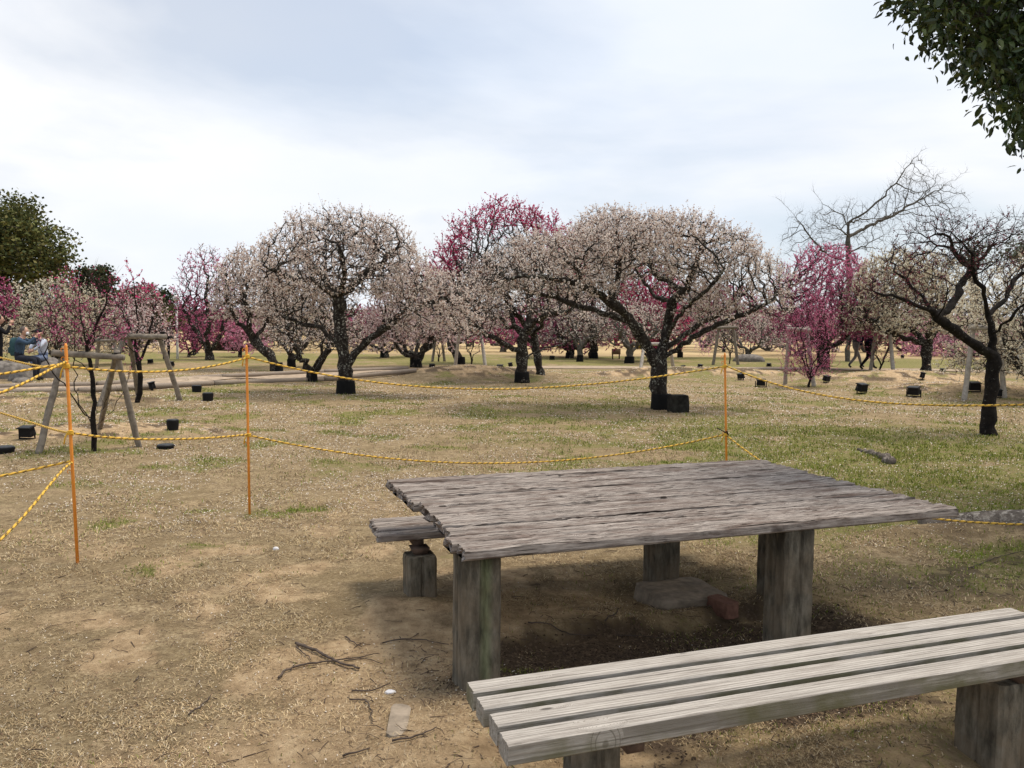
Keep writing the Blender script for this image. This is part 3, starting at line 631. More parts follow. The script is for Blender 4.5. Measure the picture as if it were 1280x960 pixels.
def two(zf, a, b_):
    def f(C, rng):
        ca, cb = pick_cols(a, len(C), rng), pick_cols(b_, len(C), rng); return np.where((C[:, 2] > zf + rng.normal(0, .2, len(C)))[:, None], ca, cb)
    return f
plum((675, 468), (532, 738, 246, 400), 21, 'magenta', 'tall plum with magenta blossom only along its crown top, between the two big white trees', lean=-.2, n_att=1100, n_fl=6, size=.045, length=.34, zone=lambda S, r: ((((S[:, 0] + .95) / 2.35) ** 2 + ((S[:, 2] - 1.8) / 3.3) ** 2) > .66 + r.normal(0, .06, len(S))) & (S[:, 2] > 2.9), r_base=.2, low_f=.4, wrap=False, D=.2, thin=.02, tipr=.009)
plum((347, 464), (262, 362, 304, 402), 22, 'white', 'white plum with thick trunk leaning left, left neighbour of the tall forked tree', lean=-.75, n_att=1200, size=.052, n_fl=7, r_base=.26, D=.2, thin=.018, tipr=.008, length=.32)
plum((520, 459), (455, 588, 322, 430), 23, 'pinkwhite', 'pale pinkish white plum with V-forked trunk, between the two big white trees', n_att=1100, size=.055, n_fl=5, r_base=.3, D=.22, thin=.018, limbs=5, tipr=.008, length=.3, fork=.3)
plum((390, 477), (335, 458, 325, 440), 24, 'white', 'low dark plum with V trunk and few blossoms just left of the tall forked tree', n_att=750, size=.044, n_fl=2, r_base=.2, D=.18, limbs=5, fork=.25, tipr=.008, thin=.016)
plum((364, 459), (318, 425, 335, 430), 25, 'white', 'plum trunk with sparse white crown hidden between the leaning tree and the V-trunk tree', n_att=600, size=.05, n_fl=3, r_base=.22, D=.2, fork=.3, tipr=.008, thin=.016)
plum((742, 448), (698, 812, 250, 400), 26, 'white', 'tall white plum whose crown top rises just above the left part of the largest tree', n_att=1000, size=.065, n_fl=6, r_base=.3, D=.28, tipr=.011, thin=.026, length=.42, low_f=.4)
plum((711, 448), (672, 765, 388, 432), 27, 'white', "small pale plum with leaning trunk beyond the path, under the largest tree's long limb", n_att=380, size=.055, n_fl=3, r_base=.24, D=.22, lean=.5, fork=.5, tipr=.009, thin=.016, length=.24)
plum((725, 452), (700, 760, 380, 425), 28, 'white', 'small grey Y-forked plum beyond the path, right of the leaning one', n_att=260, size=.05, n_fl=2, r_base=.2, D=.22, fork=.5, bark=M_BARKG, tipr=.009, thin=.016, length=.24)
plum((787, 454), (740, 850, 375, 425), 29, 'white', 'grey thick-trunked plum with sparse white crown right beside the brown notice board', n_att=420, size=.055, n_fl=3, r_base=.3, D=.22, bark=M_BARKG, tipr=.009, thin=.016, length=.24)
plum((812, 452), (770, 862, 322, 438), 30, 'magenta', 'crimson blossoming plum seen through the forked limbs of the largest tree', n_att=700, size=.055, n_fl=8, r_base=.2, D=.24, hollow=.1, low_f=.1, fork=.2, tipr=.009, thin=.018, wrap=False)
plum((712, 446), (640, 765, 352, 440), 31, 'deeppink', 'dark pink plum beyond the path, behind the short thick black trunk', n_att=650, size=.07, n_fl=6, r_base=.16, D=.26, hollow=.1, fork=.2, tipr=.009, thin=.018, wrap=False)
plum((935, 448), (885, 990, 385, 432), 32, 'white', 'small sparse white plum beyond the path, right of the orange pole top', n_att=420, size=.055, n_fl=3, r_base=.2, D=.22, bark=M_BARKG, tipr=.009, thin=.016, length=.22)
plum((850, 447), (795, 905, 340, 415), 33, 'pinkwhite', 'pale pink plum beyond the path, behind the right limbs of the largest tree', n_att=600, size=.065, n_fl=5, r_base=.2, D=.26, tipr=.009, thin=.018)
plum((1012, 484), (980, 1048, 356, 474), 34, 'pink', 'slender young plum thick with pink blossom down to its base, beside a pale stake', n_att=520, size=.026, n_fl=4, r_base=.055, D=.14, hollow=0, fork=.1, thin=.012, wrap=False, up=.9, tipr=.004, limbs=6, length=.24, bark=M_BARKD)
plum((1030, 461), (958, 1105, 300, 425), 35, two(3.4, 'pink', 'deeppink'), 'broad vivid pink plum behind the slender young one, under the bare tree', n_att=1000, size=.048, n_fl=6, r_base=.3, D=.22, hollow=.25, tipr=.009, thin=.02, wrap=False, length=.32)
plum((1157, 466), (1052, 1215, 306, 420), 36, 'cream', 'cream white plum with V-forked black trunk behind the nearly bare one', n_att=1300, size=.05, n_fl=6, r_base=.3, D=.2, hollow=.3, fork=.5, tipr=.008, thin=.018, length=.3, wrap=False)
plum((1300, 497), (1190, 1420, 312, 470), 37, 'cream', 'dense cream white plum cut by the right edge, drooping behind the nearly bare tree', n_att=1500, size=.036, n_fl=6, r_base=.25, D=.18, hollow=.2, fork=.2, tipr=.007, thin=.014, wrap=False)
plum((1190, 446), (1130, 1225, 390, 450), 38, 'lightpink', 'light pink weeping plum far beyond the path at right', n_att=450, size=.08, n_fl=6, r_base=.15, D=.3, hollow=.2, fork=.2, tipr=.01, thin=.03, wrap=False, bark=M_BARKG)
plum((1150, 440), (1080, 1180, 385, 430), 39, 'deeppink', 'dark pink plum far away beyond the cream trees', n_att=350, size=.1, n_fl=6, r_base=.15, D=.35, hollow=.2, fork=.2, tipr=.012, thin=.03, wrap=False)
plum((68, 458), (-8, 150, 343, 445), 40, 'cream', 'white plum at the left edge behind the people, with low rounded crown', n_att=1100, size=.05, n_fl=5, r_base=.2, D=.22, hollow=.3, lean=.4, fork=.3, tipr=.008, thin=.018, wrap=False)
plum((262, 450), (214, 300, 303, 430), 41, two(4.7, 'white', 'pink'), 'tall plum with vivid pink blossom under its bare grey top, beside the leaning white', n_att=1000, size=.055, n_fl=3, r_base=.3, D=.24, hollow=.3, zone=lambda S, r: (S[:, 2] < 4.75 + r.normal(0, .2, len(S))) & (r.random(len(S)) < .8), tipr=.008, thin=.018, wrap=False)
plum((246, 442), (222, 262, 366, 402), 42, 'deeppink', 'far dark pink plum with flat crown beside the white lamp post', n_att=380, size=.09, n_fl=7, r_base=.15, D=.28, tipr=.01, thin=.02, wrap=False)
plum((236, 446), (222, 268, 398, 440), 43, 'deeppink', 'far low round dark pink plum at the foot of the white lamp post', n_att=420, size=.075, n_fl=7, r_base=.12, D=.25, hollow=.1, tipr=.01, thin=.02, wrap=False)
plum((300, 446), (280, 335, 388, 440), 44, 'lightpink', 'pale pink plum far behind the leaning white tree', n_att=420, size=.075, n_fl=6, r_base=.15, D=.25, hollow=.2, tipr=.01, thin=.02, wrap=False)
plum((170, 455), (132, 214, 347, 440), 45, two(2.9, 'deeppink', 'pinkwhite'), 'mixed white and dark pink plum behind the second log frame at left', n_att=700, size=.055, n_fl=4, r_base=.12, D=.24, hollow=.1, tipr=.008, thin=.018, wrap=False)
plum((480, 447), (430, 520, 380, 440), 46, 'pinkwhite', 'far pinkish white plum with black trunk foot, left of the V-forked one', n_att=420, size=.07, n_fl=5, r_base=.28, D=.26, tipr=.009, thin=.018)
plum((509, 446), (488, 540, 385, 432), 47, 'pinkwhite', 'slim far pinkish plum just left of the V-forked trunk', n_att=240, size=.07, n_fl=5, r_base=.16, D=.26, tipr=.009, thin=.018)
plum((575, 455), (536, 640, 312, 415), 48, 'pinkwhite', 'pale plum with trunk leaning left, behind the pair of stakes in the middle', n_att=900, size=.06, n_fl=5, r_base=.28, D=.24, lean=-.5, tipr=.009, thin=.018)
plum((-12, 462), (-60, 22, 340, 400), 49, 'deeppink', 'dull reddish plum cut by the left edge under the evergreen', n_att=450, size=.06, n_fl=6, r_base=.2, D=.26, tipr=.009, thin=.018, wrap=False)
plum((905, 440), (850, 960, 352, 420), 50, 'deeppink', 'far pink plum low behind the orange pole', n_att=450, size=.11, n_fl=6, r_base=.16, D=.35, tipr=.012, thin=.03, wrap=False)
plum((1040, 440), (1000, 1090, 375, 430), 51, 'lightpink', 'far light pink plum between the walkers and the slender young tree', n_att=300, size=.11, n_fl=5, r_base=.16, D=.35, tipr=.012, thin=.03, wrap=False)

def copy_tree(o, parent=None):
    c = o.copy(); COL.objects.link(c); c.parent = parent
    for ch in list(o.children): copy_tree(ch, c)
    return c
FARS = []
for a_ in (((640, 437), (590, 690, 382, 430), 55, 'pinkwhite'), ((640, 437), (595, 690, 384, 430), 56, 'deeppink'), ((640, 437), (600, 685, 380, 430), 57, 'cream')):
    FARS.append(plum(*a_, {55: 'far pinkish white plum in the back rows beyond the path', 56: 'far dull pink plum in the back rows beyond the path', 57: 'far cream white plum in the back rows beyond the path'}[a_[2]], group='plums in the back rows', n_att=320, size=.10, n_fl=5, r_base=.3, D=.34, hollow=.25, fork=.3, tipr=.012, thin=.03, wrap=False, bark=M_BARKG))
rng = R_(58)
PLACES = ['beyond the left edge', 'behind the second log frame', 'between the log frames and the lamp post', 'left of the leaning white plum', 'behind the trunk of the leaning white plum', 'left of the tall forked tree', 'behind the tall forked trunk', 'right of the tall forked trunk', 'behind the V-forked pale plum', 'left of the middle sapling', 'right of the middle sapling', 'just left of the short thick trunk', 'behind the grey Y-forked plum', 'left of the notice board', 'behind the largest trunk', 'right of the largest trunk', 'right of the orange pole top', 'left of the slender pink plum', 'behind the two walkers', 'left of the V-forked cream tree', 'right of the V-forked cream tree', 'behind the nearly bare plum', 'beyond the right edge']
KINDS = ['pinkish white', 'dull pink', 'cream white']
for i_, (px_, d_, k_) in enumerate([(-60, 46, 0), (100, 50, 1), (150, 44, 0), (278, 52, 1), (330, 60, 0), (372, 50, 2), (415, 58, 0), (455, 52, 1), (540, 56, 0), (585, 62, 2), (628, 50, 1), (668, 58, 0), (735, 62, 2), (770, 70, 1), (830, 60, 0), (880, 66, 2), (960, 58, 1), (1000, 48, 0), (1085, 56, 2), (1130, 60, 1), (1215, 50, 0), (1255, 58, 1), (1330, 48, 2)]):
    o_ = FARS[k_] if px_ in (628, 585, 540) else copy_tree(FARS[k_]); q_ = atd(px_, 440, d_); q_[2] = float(gz(q_[0], q_[1])); o_.location = q_.tolist(); o_.rotation_euler = (0, 0, rng.uniform(0, 6.28)); o_['label'] = 'far %s plum in the back rows, %s' % (KINDS[k_], PLACES[i_]); z_ = rng.uniform(.85, 1.2); o_.scale = (z_, z_, z_ * rng.uniform(.9, 1.15))

# ------------------------------------------------------------------ evergreens and woods
def evergreen(px, d, crown, seed, cols, leaf, n_leaf, label, name='evergreen_tree', r_base=.35, group=None, D=.6, hollow=.3, spread=.5, flat=.5, dens=500):
    rng = R_(seed); B = atd(px, 440, d); B[2] = float(gz(B[0], B[1])) if d < 90 else 0.0
    l, r, tp, bt = crown; Lp, Rp = atd(l, bt, d), atd(r, bt, d); top = atd(px, tp, d)[2] - B[2]; low = atd(px, bt, d)[2] - B[2]; low = max(low, .8)
    c = np.array([(Lp[0] + Rp[0]) / 2 - B[0], 0, 0]); rx = (Rp[0] - Lp[0]) / 2; root = empty(name, B, label, 'tree', group); sk = Skel(rng, D)
    tr = sk.limb([[0, 0, -.2], [c[0] * .2, 0, low * .8], [c[0] * .6, 0, low + (top - low) * .35]], jit=.1)
    # lobed crown: attractors gathered in rounded masses
    A = []; nl = 22; mid = (top + low) / 2
    for i in range(nl):
        u = unit(rng.normal(size=3)); cc_ = np.array([c[0] + u[0] * rx * .68, u[1] * rx * .6, mid + u[2] * (top - low) * .34]); rr = rng.uniform(.18, .32)
        p = unit(rng.normal(size=(dens // nl, 3))) * rng.uniform(.3, 1, (dens // nl, 1)) ** .5 * [rx * rr, rx * rr, (top - low) * rr]; A.append(cc_ + p)
    A.append(np.array([c[0], 0, mid]) + unit(rng.normal(size=(dens // 3, 3))) * rng.uniform(.2, .75, (dens // 3, 1)) * [rx, rx * .8, (top - low) * .45])
    sk.grow(np.concatenate(A), di=rx * 2, dk=D * 1.2, cap=2500, jit=.3); sk.finish(.02, r_base)
    mb = MB(); sk.mesh(mb, rng); mb.obj('trunk', M_BARKG, root)
    ok = np.nonzero(sk.r < .06)[0]; i = rng.choice(ok, n_leaf); C = sk.Pn[i] + rng.normal(0, 1, (n_leaf, 3)) * [spread, spread, spread * flat] + [0, 0, spread * .25]
    V, Q = rand_quads(C, leaf, rng, (.5, .9), nb=np.array([0, 0, .8])); cl = np.array(cols); tone = vnoise(C[:, 0] / spread / 2.5, C[:, 2] / spread / 2.5, seed)[:, None]
    col = cl[rng.integers(0, len(cl), n_leaf)] * (.75 + .5 * tone) * rng.uniform(.8, 1.2, (n_leaf, 1))
    MB().add(V, Q, None, 0, np.repeat(col, 4, 0)).obj('crown', M_LEAFFAR, root, smooth=False); return root
OLIVE = [(.075, .088, .028), (.11, .12, .036), (.045, .060, .022), (.13, .12, .04)]
DARKG = [(.030, .042, .020), (.045, .055, .025), (.022, .032, .018), (.06, .065, .03)]
GE = 'evergreen trees behind the orchard'
evergreen(30, 58, (-115, 99, 238, 408), 61, OLIVE, .26, 26000, 'largest evergreen tree, rounded olive green crown towering at the left edge', group=GE, spread=.45, D=.5, dens=1100)
evergreen(-60, 55, (-150, 0, 215, 410), 62, OLIVE, .3, 12000, 'evergreen tree cut by the left edge of the view', group=GE)
evergreen(90, 64, (78, 140, 338, 420), 63, DARKG, .26, 8000, 'small dark evergreen between the largest evergreen and the slim pines', group=GE, spread=.4)
evergreen(128, 75, (112, 146, 334, 420), 64, DARKG, .28, 6000, 'slim dark pine rising behind the first log frame', group=GE, name='pine_tree', spread=.4)
evergreen(172, 80, (140, 210, 360, 425), 65, [(.10, .085, .04), (.06, .065, .03), (.12, .08, .05)], .3, 9000, 'brownish green bushy evergreen behind the mixed pink plum', group=GE, spread=.5)
evergreen(200, 85, (178, 216, 362, 425), 66, DARKG, .3, 6000, 'dark evergreen just left of the white lamp post', group=GE, spread=.5)
evergreen(213, 80, (203, 226, 385, 428), 67, OLIVE, .3, 3500, 'low yellowish evergreen right behind the white lamp post', group=GE, spread=.45, dens=250)
evergreen(1218, 60, (1180, 1240, 296, 345), 68, [(.10, .12, .08), (.13, .14, .10)], .2, 900, 'dark pine with flat top seen through the nearly bare plum', group=GE, name='pine_tree', spread=.55, flat=.3, dens=220)
evergreen(1285, 55, (1255, 1330, 285, 345), 69, [(.10, .12, .08), (.13, .14, .10)], .2, 1500, 'dark pine with flat top cut by the right edge', group=GE, name='pine_tree', spread=.55, flat=.3, dens=260)
# far-off wood along the edge of the field
rng = R_(70); mb = MB(); n = 42000
for (cl_, d0, x0, x1, hh, k) in (([(.13, .09, .07), (.16, .10, .10), (.09, .075, .05)], 150, -.75, .75, 4.6, 30000), ([(.06, .07, .035), (.09, .085, .04)], 158, -.75, .75, 6.0, 14000)):
    u = rng.uniform(x0, x1, k); h_ = hh * (.25 + .9 * fbm(u * 14, u * 0 + d0, 5, 4)); X = u * d0; C = np.stack([X, d0 + rng.uniform(-3, 3, k), rng.uniform(0, 1, k) ** .8 * h_], 1)
    V, Q = rand_quads(C, .75, rng, (.6, 1)); cl2 = np.array(cl_)[rng.integers(0, len(cl_), k)] * rng.uniform(.7, 1.25, (k, 1)); mb.add(V, Q, None, 0, np.repeat(cl2, 4, 0))
tag(mb.obj('distant_woods', M_LEAFFAR, smooth=False), kind='stuff')
# low clipped hedge at the far side of the field
for nm, px0, px1, py, d0, hh, cl_, lb in (('hedge', 930, 1010, 0, 105, 2.2, [(.13, .085, .06), (.09, .06, .045)], 'low brown clipped hedge across the far field right of the orange pole'), ('hedge', 748, 782, 0, 92, 1.0, [(.10, .17, .03), (.16, .24, .05)], 'bright green low hedge far across the field above the notice board'), ('shrub', 698, 722, 0, 60, 1.6, [(.60, .48, .04), (.45, .40, .05), (.10, .12, .03)], 'yellow flowering shrub beyond the dark pink plum'), ('shrub', 800, 822, 0, 60, 1.5, [(.60, .48, .05), (.14, .16, .05)], 'small yellow shrub beyond the crimson plum'), ('hedge', 268, 300, 0, 48, .7, [(.05, .035, .028), (.08, .05, .04)], 'low dark brown hedge beside the trunk of the bare topped plum')):
    P0, P1 = atd(px0, 420, d0), atd(px1, 420, d0); P0[2] = P1[2] = 0; k = 2600; t_ = rng.uniform(0, 1, k); z_ = rng.uniform(0, 1, k); wv_ = np.sqrt(np.clip(1 - (2 * t_ - 1) ** 4, 0, 1)) if nm == 'hedge' else np.sqrt(np.clip(1 - (2 * t_ - 1) ** 2, 0, 1))
    C = np.outer(1 - t_, P0) + np.outer(t_, P1); cen = (P0 + P1) / 2; C[:, 1] += rng.uniform(-.6, .6, k); C[:, 2] = z_ * hh * wv_ * (.85 + .2 * vnoise(t_ * 12, t_ * 0, 7)); C = C - cen; r_ = empty(nm, cen, lb, 'shrub' if nm == 'shrub' else 'hedge')
    V, Q = rand_quads(C, .16 if d0 < 80 else .3, rng); MB().add(V, Q, None, 0, np.repeat(np.array(cl_)[rng.integers(0, len(cl_), k)], 4, 0)).obj('foliage', M_LEAFFAR, r_, smooth=False)
    for a in np.linspace(.1, .9, 7):
        mb = MB(); p = (1 - a) * P0 + a * P1 - cen; add_tube(mb, [p + [0, 0, -.1], p + [rng.normal(0, .05), 0, hh * .35], p + [rng.normal(0, .15), 0, hh * .7]], [.04, .03, .015], 5); mb.obj('stem', M_BARKG, r_)

# overhanging camphor tree: trunk just outside the right edge, its bough hangs into the top right corner
def leaf_blades(C, dirs, L_, rng):
    """pointed, folded, slightly curled leaves"""
    n = len(C); a = unit(dirs); nn = unit(rng.normal(0, .55, (n, 3)) + [0, 0, 1.0]); b = unit(np.cross(nn, a)); up_ = np.cross(a, b); L_ = (L_ * rng.uniform(.65, 1.2, n))[:, None]; wd = L_ * rng.uniform(.19, .26, (n, 1)); dr = up_ * L_
    pts = [C, C + a * L_ * .3 + b * wd + dr * .07, C + a * L_ * .68 + b * wd * .8 + dr * .03, C + a * L_ * 1.0 - dr * .12, C + a * L_ * .68 - b * wd * .8 + dr * .03, C + a * L_ * .3 - b * wd + dr * .07, C + a * L_ * .5 - dr * .01]
    V = np.stack(pts, 1).reshape(-1, 3); i = np.arange(n)[:, None] * 7; T = np.concatenate([i + t_ for t_ in ([0, 6, 1], [1, 6, 2], [2, 6, 3], [3, 6, 4], [4, 6, 5], [5, 6, 0])]); return V, T
rng = R_(80); B = np.array([5.6, 6.6, 0.0]); B[2] = float(gz(B[0], B[1]))
camph = empty('camphor_tree', B, 'large evergreen tree with glossy dark leaves, its bough hanging into the top right corner', 'tree')
sk = Skel(rng, .12); sk.limb([[0, 0, -.2], [-.05, 0, 1.2], [.0, -.1, 2.4]], jit=.05); f0 = len(sk.P) - 1
sk.limb([np.array([-.5, -.6, 3.0]), atd(1330, 60, 5.7) - B, atd(1240, 30, 5.5) - B, atd(1190, 0, 5.4) - B], f0); sk.limb([[.6, .6, 3.4], [1.2, 1.0, 4.4]], f0); sk.limb([[.3, -1.2, 3.2], [.2, -2.2, 3.7]], f0); sk.limb([[1.2, -.2, 3.3], [2.3, -.4, 3.9]], f0)
A = []
def boxpts(n, f): return np.array([f() for _ in range(n)]) - B
def vis():
    while 1:
        a = rng.uniform(1114, 1330); b_ = rng.uniform(-160, 205)
        lim = np.interp(a, [1112, 1132, 1150, 1168, 1192, 1226, 1248, 1276, 1330], [-20, -4, 25, 52, 82, 102, 128, 178, 205])
        if b_ < lim - 6: return atd(a, b_, rng.uniform(5.1, 6.0))
A.append(boxpts(2400, vis)); q = unit(rng.normal(size=(900, 3))) * rng.uniform(.5, 1, (900, 1)); q = q * [2.6, 2.6, 1.6] + [.9, -.1, 4.4]; px_ = (q + B); keepm = ~((px_[:, 0] / px_[:, 1] < .69) & (px_[:, 1] < 8)); A.append(q[keepm])
sk.grow(np.concatenate(A), di=1.0, dk=.13, cap=9000, jit=.3, up=0, iters=120); sk.finish(.0035, .26)
mb = MB(); sk.mesh(mb, rng, flare=(.5, .3)); mb.obj('trunk', M_BARKG, camph)
idx = np.nonzero((sk.r < .012) & (sk.parn >= 0))[0]; d_ = unit(sk.Pn[idx] - sk.Pn[sk.parn[idx]]); k_ = 30; S = np.repeat(sk.Pn[idx], k_, 0) + rng.normal(0, .075, (len(idx) * k_, 3)); d2 = unit(np.repeat(d_, k_, 0) * .7 + rng.normal(0, .7, (len(S), 3)) + [0, 0, -.45])
V, T = leaf_blades(S, d2, .066, rng); cl_ = np.array([(.030, .055, .015), (.055, .085, .020), (.085, .115, .028), (.020, .034, .012)]); cc_ = cl_[rng.choice(4, len(S), p=[.35, .3, .15, .2])]
MB().add(V, None, T, 0, np.repeat(cc_, 7, 0)).obj('crown', M_LEAF, camph, smooth=False)
# surface roots of that tree
mb = MB()
for pts, r0 in (([(5.2, 6.3), (4.6, 6.25), (4.1, 6.3), (3.65, 6.45), (3.3, 6.55)], .13), ([(5.2, 6.2), (4.7, 5.9), (4.3, 5.85), (3.9, 5.95)], .10), ([(5.3, 6.0), (4.8, 5.35), (4.2, 4.95), (3.8, 4.75)], .055), ([(4.3, 6.3), (3.9, 6.6), (3.5, 6.8)], .08)):
    P_ = resample(np.array([[x, y, 0] for x, y in pts]), .10, rng, .14); P_[:, 2] = gz(P_[:, 0], P_[:, 1]); rr_ = 1.5 * np.linspace(r0, r0 * .35, len(P_)) * (1 + rng.normal(0, .035, len(P_))); P_[:, 2] += -rr_ * .25; add_tube(mb, P_ - B, rr_, 9)
mb.obj('surface_root', bark_mat('root_bark', (.06, .05, .043), (.22, .19, .16), (.34, .31, .27), .52), camph)

# ------------------------------------------------------------------ picnic table and benches
def plank_mesh(L0, L1, y0, y1, zt, th, rng, ragL=.012, ragR=.012, wob=.003, groove=.002, nx=80, rnd=.006, sag=0.0):
    sec = [(y0, zt - th + rnd), (y0, zt - rnd), (y0 + rnd, zt)] + [(y0 + rnd + (y1 - y0 - 2 * rnd) * f_, zt) for f_ in (.14, .28, .42, .57, .71, .86)] + [(y1 - rnd, zt), (y1, zt - rnd), (y1, zt - th + rnd), (y1 - rnd, zt - th), (y0 + rnd, zt - th)]
    sec = np.array(sec); k = len(sec); xs = np.linspace(L0, L1, nx); V = np.zeros((nx, k, 3)); s0 = int(rng.integers(1000))
    X = np.repeat(xs[:, None], k, 1); V[..., 0] = X; V[..., 1] = sec[None, :, 0]; V[..., 2] = sec[None, :, 1]
    J = np.arange(k)[None, :] * 1.0
    edge = np.ones(k); V[..., 1] += wob * 2 * (fbm(X * 7, J * .3 + 10, s0) - .5)
    gv = fbm(X * 3, J * 1.7, s0 + 5); topm = (np.arange(k) >= 1) & (np.arange(k) <= 10)
    V[..., 2] -= np.where(topm[None], groove * (gv * 1.6 + .8 * vnoise(X * 28, J * 1.3, s0 + 8)), 0)
    V[..., 2] += sag * np.sin((X - L0) / (L1 - L0) * math.pi)
    for e, rag in ((0, ragL), (-1, ragR)):
        V[e, :, 0] += (1 if e == 0 else -1) * rng.uniform(0, 1, k) * rag; 
        V[e, topm, 2] -= rng.uniform(0, .5, topm.sum()) * rag * .6
    i = np.arange(nx - 1)[:, None] * k; j = np.arange(k)[None, :]; j2 = (j + 1) % k
    Q = np.stack([i + j, i + j2, i + k + j2, i + k + j], -1).reshape(-1, 4)[:, ::-1]; VV = np.concatenate([V.reshape(-1, 3), [V[0].mean(0)], [V[-1].mean(0)]]); a = nx * k; jj = np.arange(k)
    T = np.concatenate([np.stack([np.full(k, a), jj, (jj + 1) % k], -1), np.stack([np.full(k, a + 1), (nx - 1) * k + (jj + 1) % k, (nx - 1) * k + jj], -1)])
    return VV, Q, T
def post_outline(wx, wy, ch=.014, gr=.012):
    """rectangular pillar outline with chamfered corners and a vertical groove in each face"""
    h, v = wx / 2, wy / 2
    return [(-h + ch, -v), (-gr * 1.2, -v), (-gr * .4, -v + gr), (gr * .6, -v + gr), (gr * 1.4, -v), (h - ch, -v), (h, -v + ch), (h, -gr), (h - gr, -gr * .3), (h - gr, gr * .4), (h, gr * 1.2), (h, v - ch), (h - ch, v), (gr, v), (-gr, v), (-h + ch, v), (-h, v - ch), (-h, gr), (-h + gr * .6, gr * .3), (-h + gr * .6, -gr * .4), (-h, -gr), (-h, -v + ch)]
def post(parent, x, y, z0, z1, wx, wy, rng, m, name='leg'):
    mb = MB(); zs = np.concatenate([np.linspace(z0, z1 - .015, 14), [z1]]); add_prism(mb, post_outline(wx, wy), zs, 0, scales=[1.0] * 14 + [.95], rnd=rng, jit=.0012)
    o = mb.obj(name, m, parent, smooth=False); o.location = (x, y, 0); return o
T0 = np.array([-.212, 3.288]); TL, TW, TZ = 2.70, 1.625, .70; rng = R_(90)
tab = empty('picnic_table', (T0[0], T0[1], 0), 'weathered wooden picnic table with ragged plank ends on grooved concrete legs', 'table', rz=TA)
npl = 12; ys = np.linspace(0, TW, npl + 1); ye = np.diff(ys)
for i in range(npl):
    th = .062; f_ = i / (npl - 1)
    e0 = -.004 + rng.normal(0, .010) + .035 * math.sin(f_ * 3); e1 = TL + rng.normal(0, .015) - .16 * f_ + .10 * f_ * f_ * 1.2 + (0.0 if i else .0)
    V, Q, T = plank_mesh(e0, e1, ys[i] + .008, ys[i + 1] - .008, TZ - rng.uniform(0, .010), th, rng, .045, .035, .006, .010, 170, .009)
    MB().add(V, Q, T).obj('plank', M_TABLE, tab, smooth=False)
for x0, y0, a0 in ((.02, .10, 0), (.02, 1.1, 0)): pass
for k in range(3):
    mb = MB(); xx = (.13, 1.72, 2.28)[k]; add_box(mb, (xx - .03, .26, TZ - .10), (xx + .03, TW - .12, TZ - .064)); mb.obj('crosspiece', M_STEEL, tab)
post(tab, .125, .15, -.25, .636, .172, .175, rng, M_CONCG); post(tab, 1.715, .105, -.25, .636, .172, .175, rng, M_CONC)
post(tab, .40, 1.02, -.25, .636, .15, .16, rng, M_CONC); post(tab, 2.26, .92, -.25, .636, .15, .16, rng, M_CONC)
def bench(o2, ang, Lb, Wb, zt, posts, label, rng, slats, th, gap, m, ragL, ragR, worn):
    b_ = empty('park_bench', (o2[0], o2[1], 0), label, 'bench', rz=ang); ww = (Wb - gap * (slats - 1)) / slats
    for i in range(slats):
        y0 = i * (ww + gap); V, Q, T = plank_mesh(rng.normal(0, .004), Lb + rng.normal(0, .008), y0, y0 + ww, zt - rng.uniform(0, .003), th, rng, ragL, ragR, .0015 if not worn else .004, .0012 if not worn else .005, 90, .005)
        MB().add(V, Q, T).obj('slat', m, b_, smooth=False)
    for (x, y, z0, w_, d_) in posts:
        mb = MB(); add_box(mb, (x - .03, .03, zt - th - .045), (x + .03, Wb - .03, zt - th - .003)); mb.obj('bracket', M_STEEL, b_)
        post(b_, x, y, z0, zt - th - (.047 if not worn else .085), w_, d_, rng, M_CONC)
        if worn: mb = MB(); add_box(mb, (x - .035, -.02 + y, zt - th - .086), (x + .035, .05 + y, zt - th - .044), taper=1.5); mb.obj('bracket', M_STEEL, b_)
    return b_
bench((-.004, 2.282), .332, 2.45, .438, .40, [(.43, .355, -.2, .16, .15), (2.055, .135, -.2, .23, .21)], 'silvery four-slat bench with mossy edges in the foreground, nearest the camera', R_(91), 4, .068, .034, M_BENCH, .004, .004, False)
bench((-.754, 4.616), .332, 2.45, .44, .40, [(.24, .0, -.2, .17, .17), (1.83, .0, -.3, .185, .17)], 'old grey bench half hidden behind and beneath the far side of the table', R_(92), 4, .045, .010, M_TABLE, .03, .03, True)
# concrete footing, brick
def rough_block(name, px, py, dims, rz, m, label, cat, seed, z=None, dz=0.0, tilt=(0, 0), sub=5, jit=.006):
    rng = R_(seed); P_ = atg(px, py) if z is None else at(px, py, z); k = 16; th = np.linspace(0, 2 * math.pi, k, endpoint=False)
    p4 = 7.0; q = np.stack([np.sign(np.cos(th)) * np.abs(np.cos(th)) ** (2 / p4) * dims[0] / 2, np.sign(np.sin(th)) * np.abs(np.sin(th)) ** (2 / p4) * dims[1] / 2], 1)
    mb = MB(); add_prism(mb, q, [-dims[2] * .6, 0, dims[2] * .5, dims[2] * .92, dims[2]], 0, scales=[1.02, 1.02, 1.0, .99, .94], rnd=rng, jit=jit); o = mb.obj(name, m, None, smooth=False)
    o.location = [float(P_[0]), float(P_[1]), float(P_[2]) + dz]; o.rotation_euler = (tilt[0], tilt[1], rz); return tag(o, label, cat)
PB = np.array([-.754 + 1.66 * math.cos(.332), 4.616 + 1.66 * math.sin(.332) - .12])
o = rough_block('concrete_footing', 850, 752, (.46, .42, .09), .33, M_SLAB, 'rough concrete footing slab around the base of the far post under the table', 'slab', 93, dz=-.005, jit=.005); 
rough_block('brick', 903, 768, (.10, .18, .055), .5, M_BRICK, 'single reddish brown brick lying against the concrete footing slab', 'brick', 94, jit=.002)
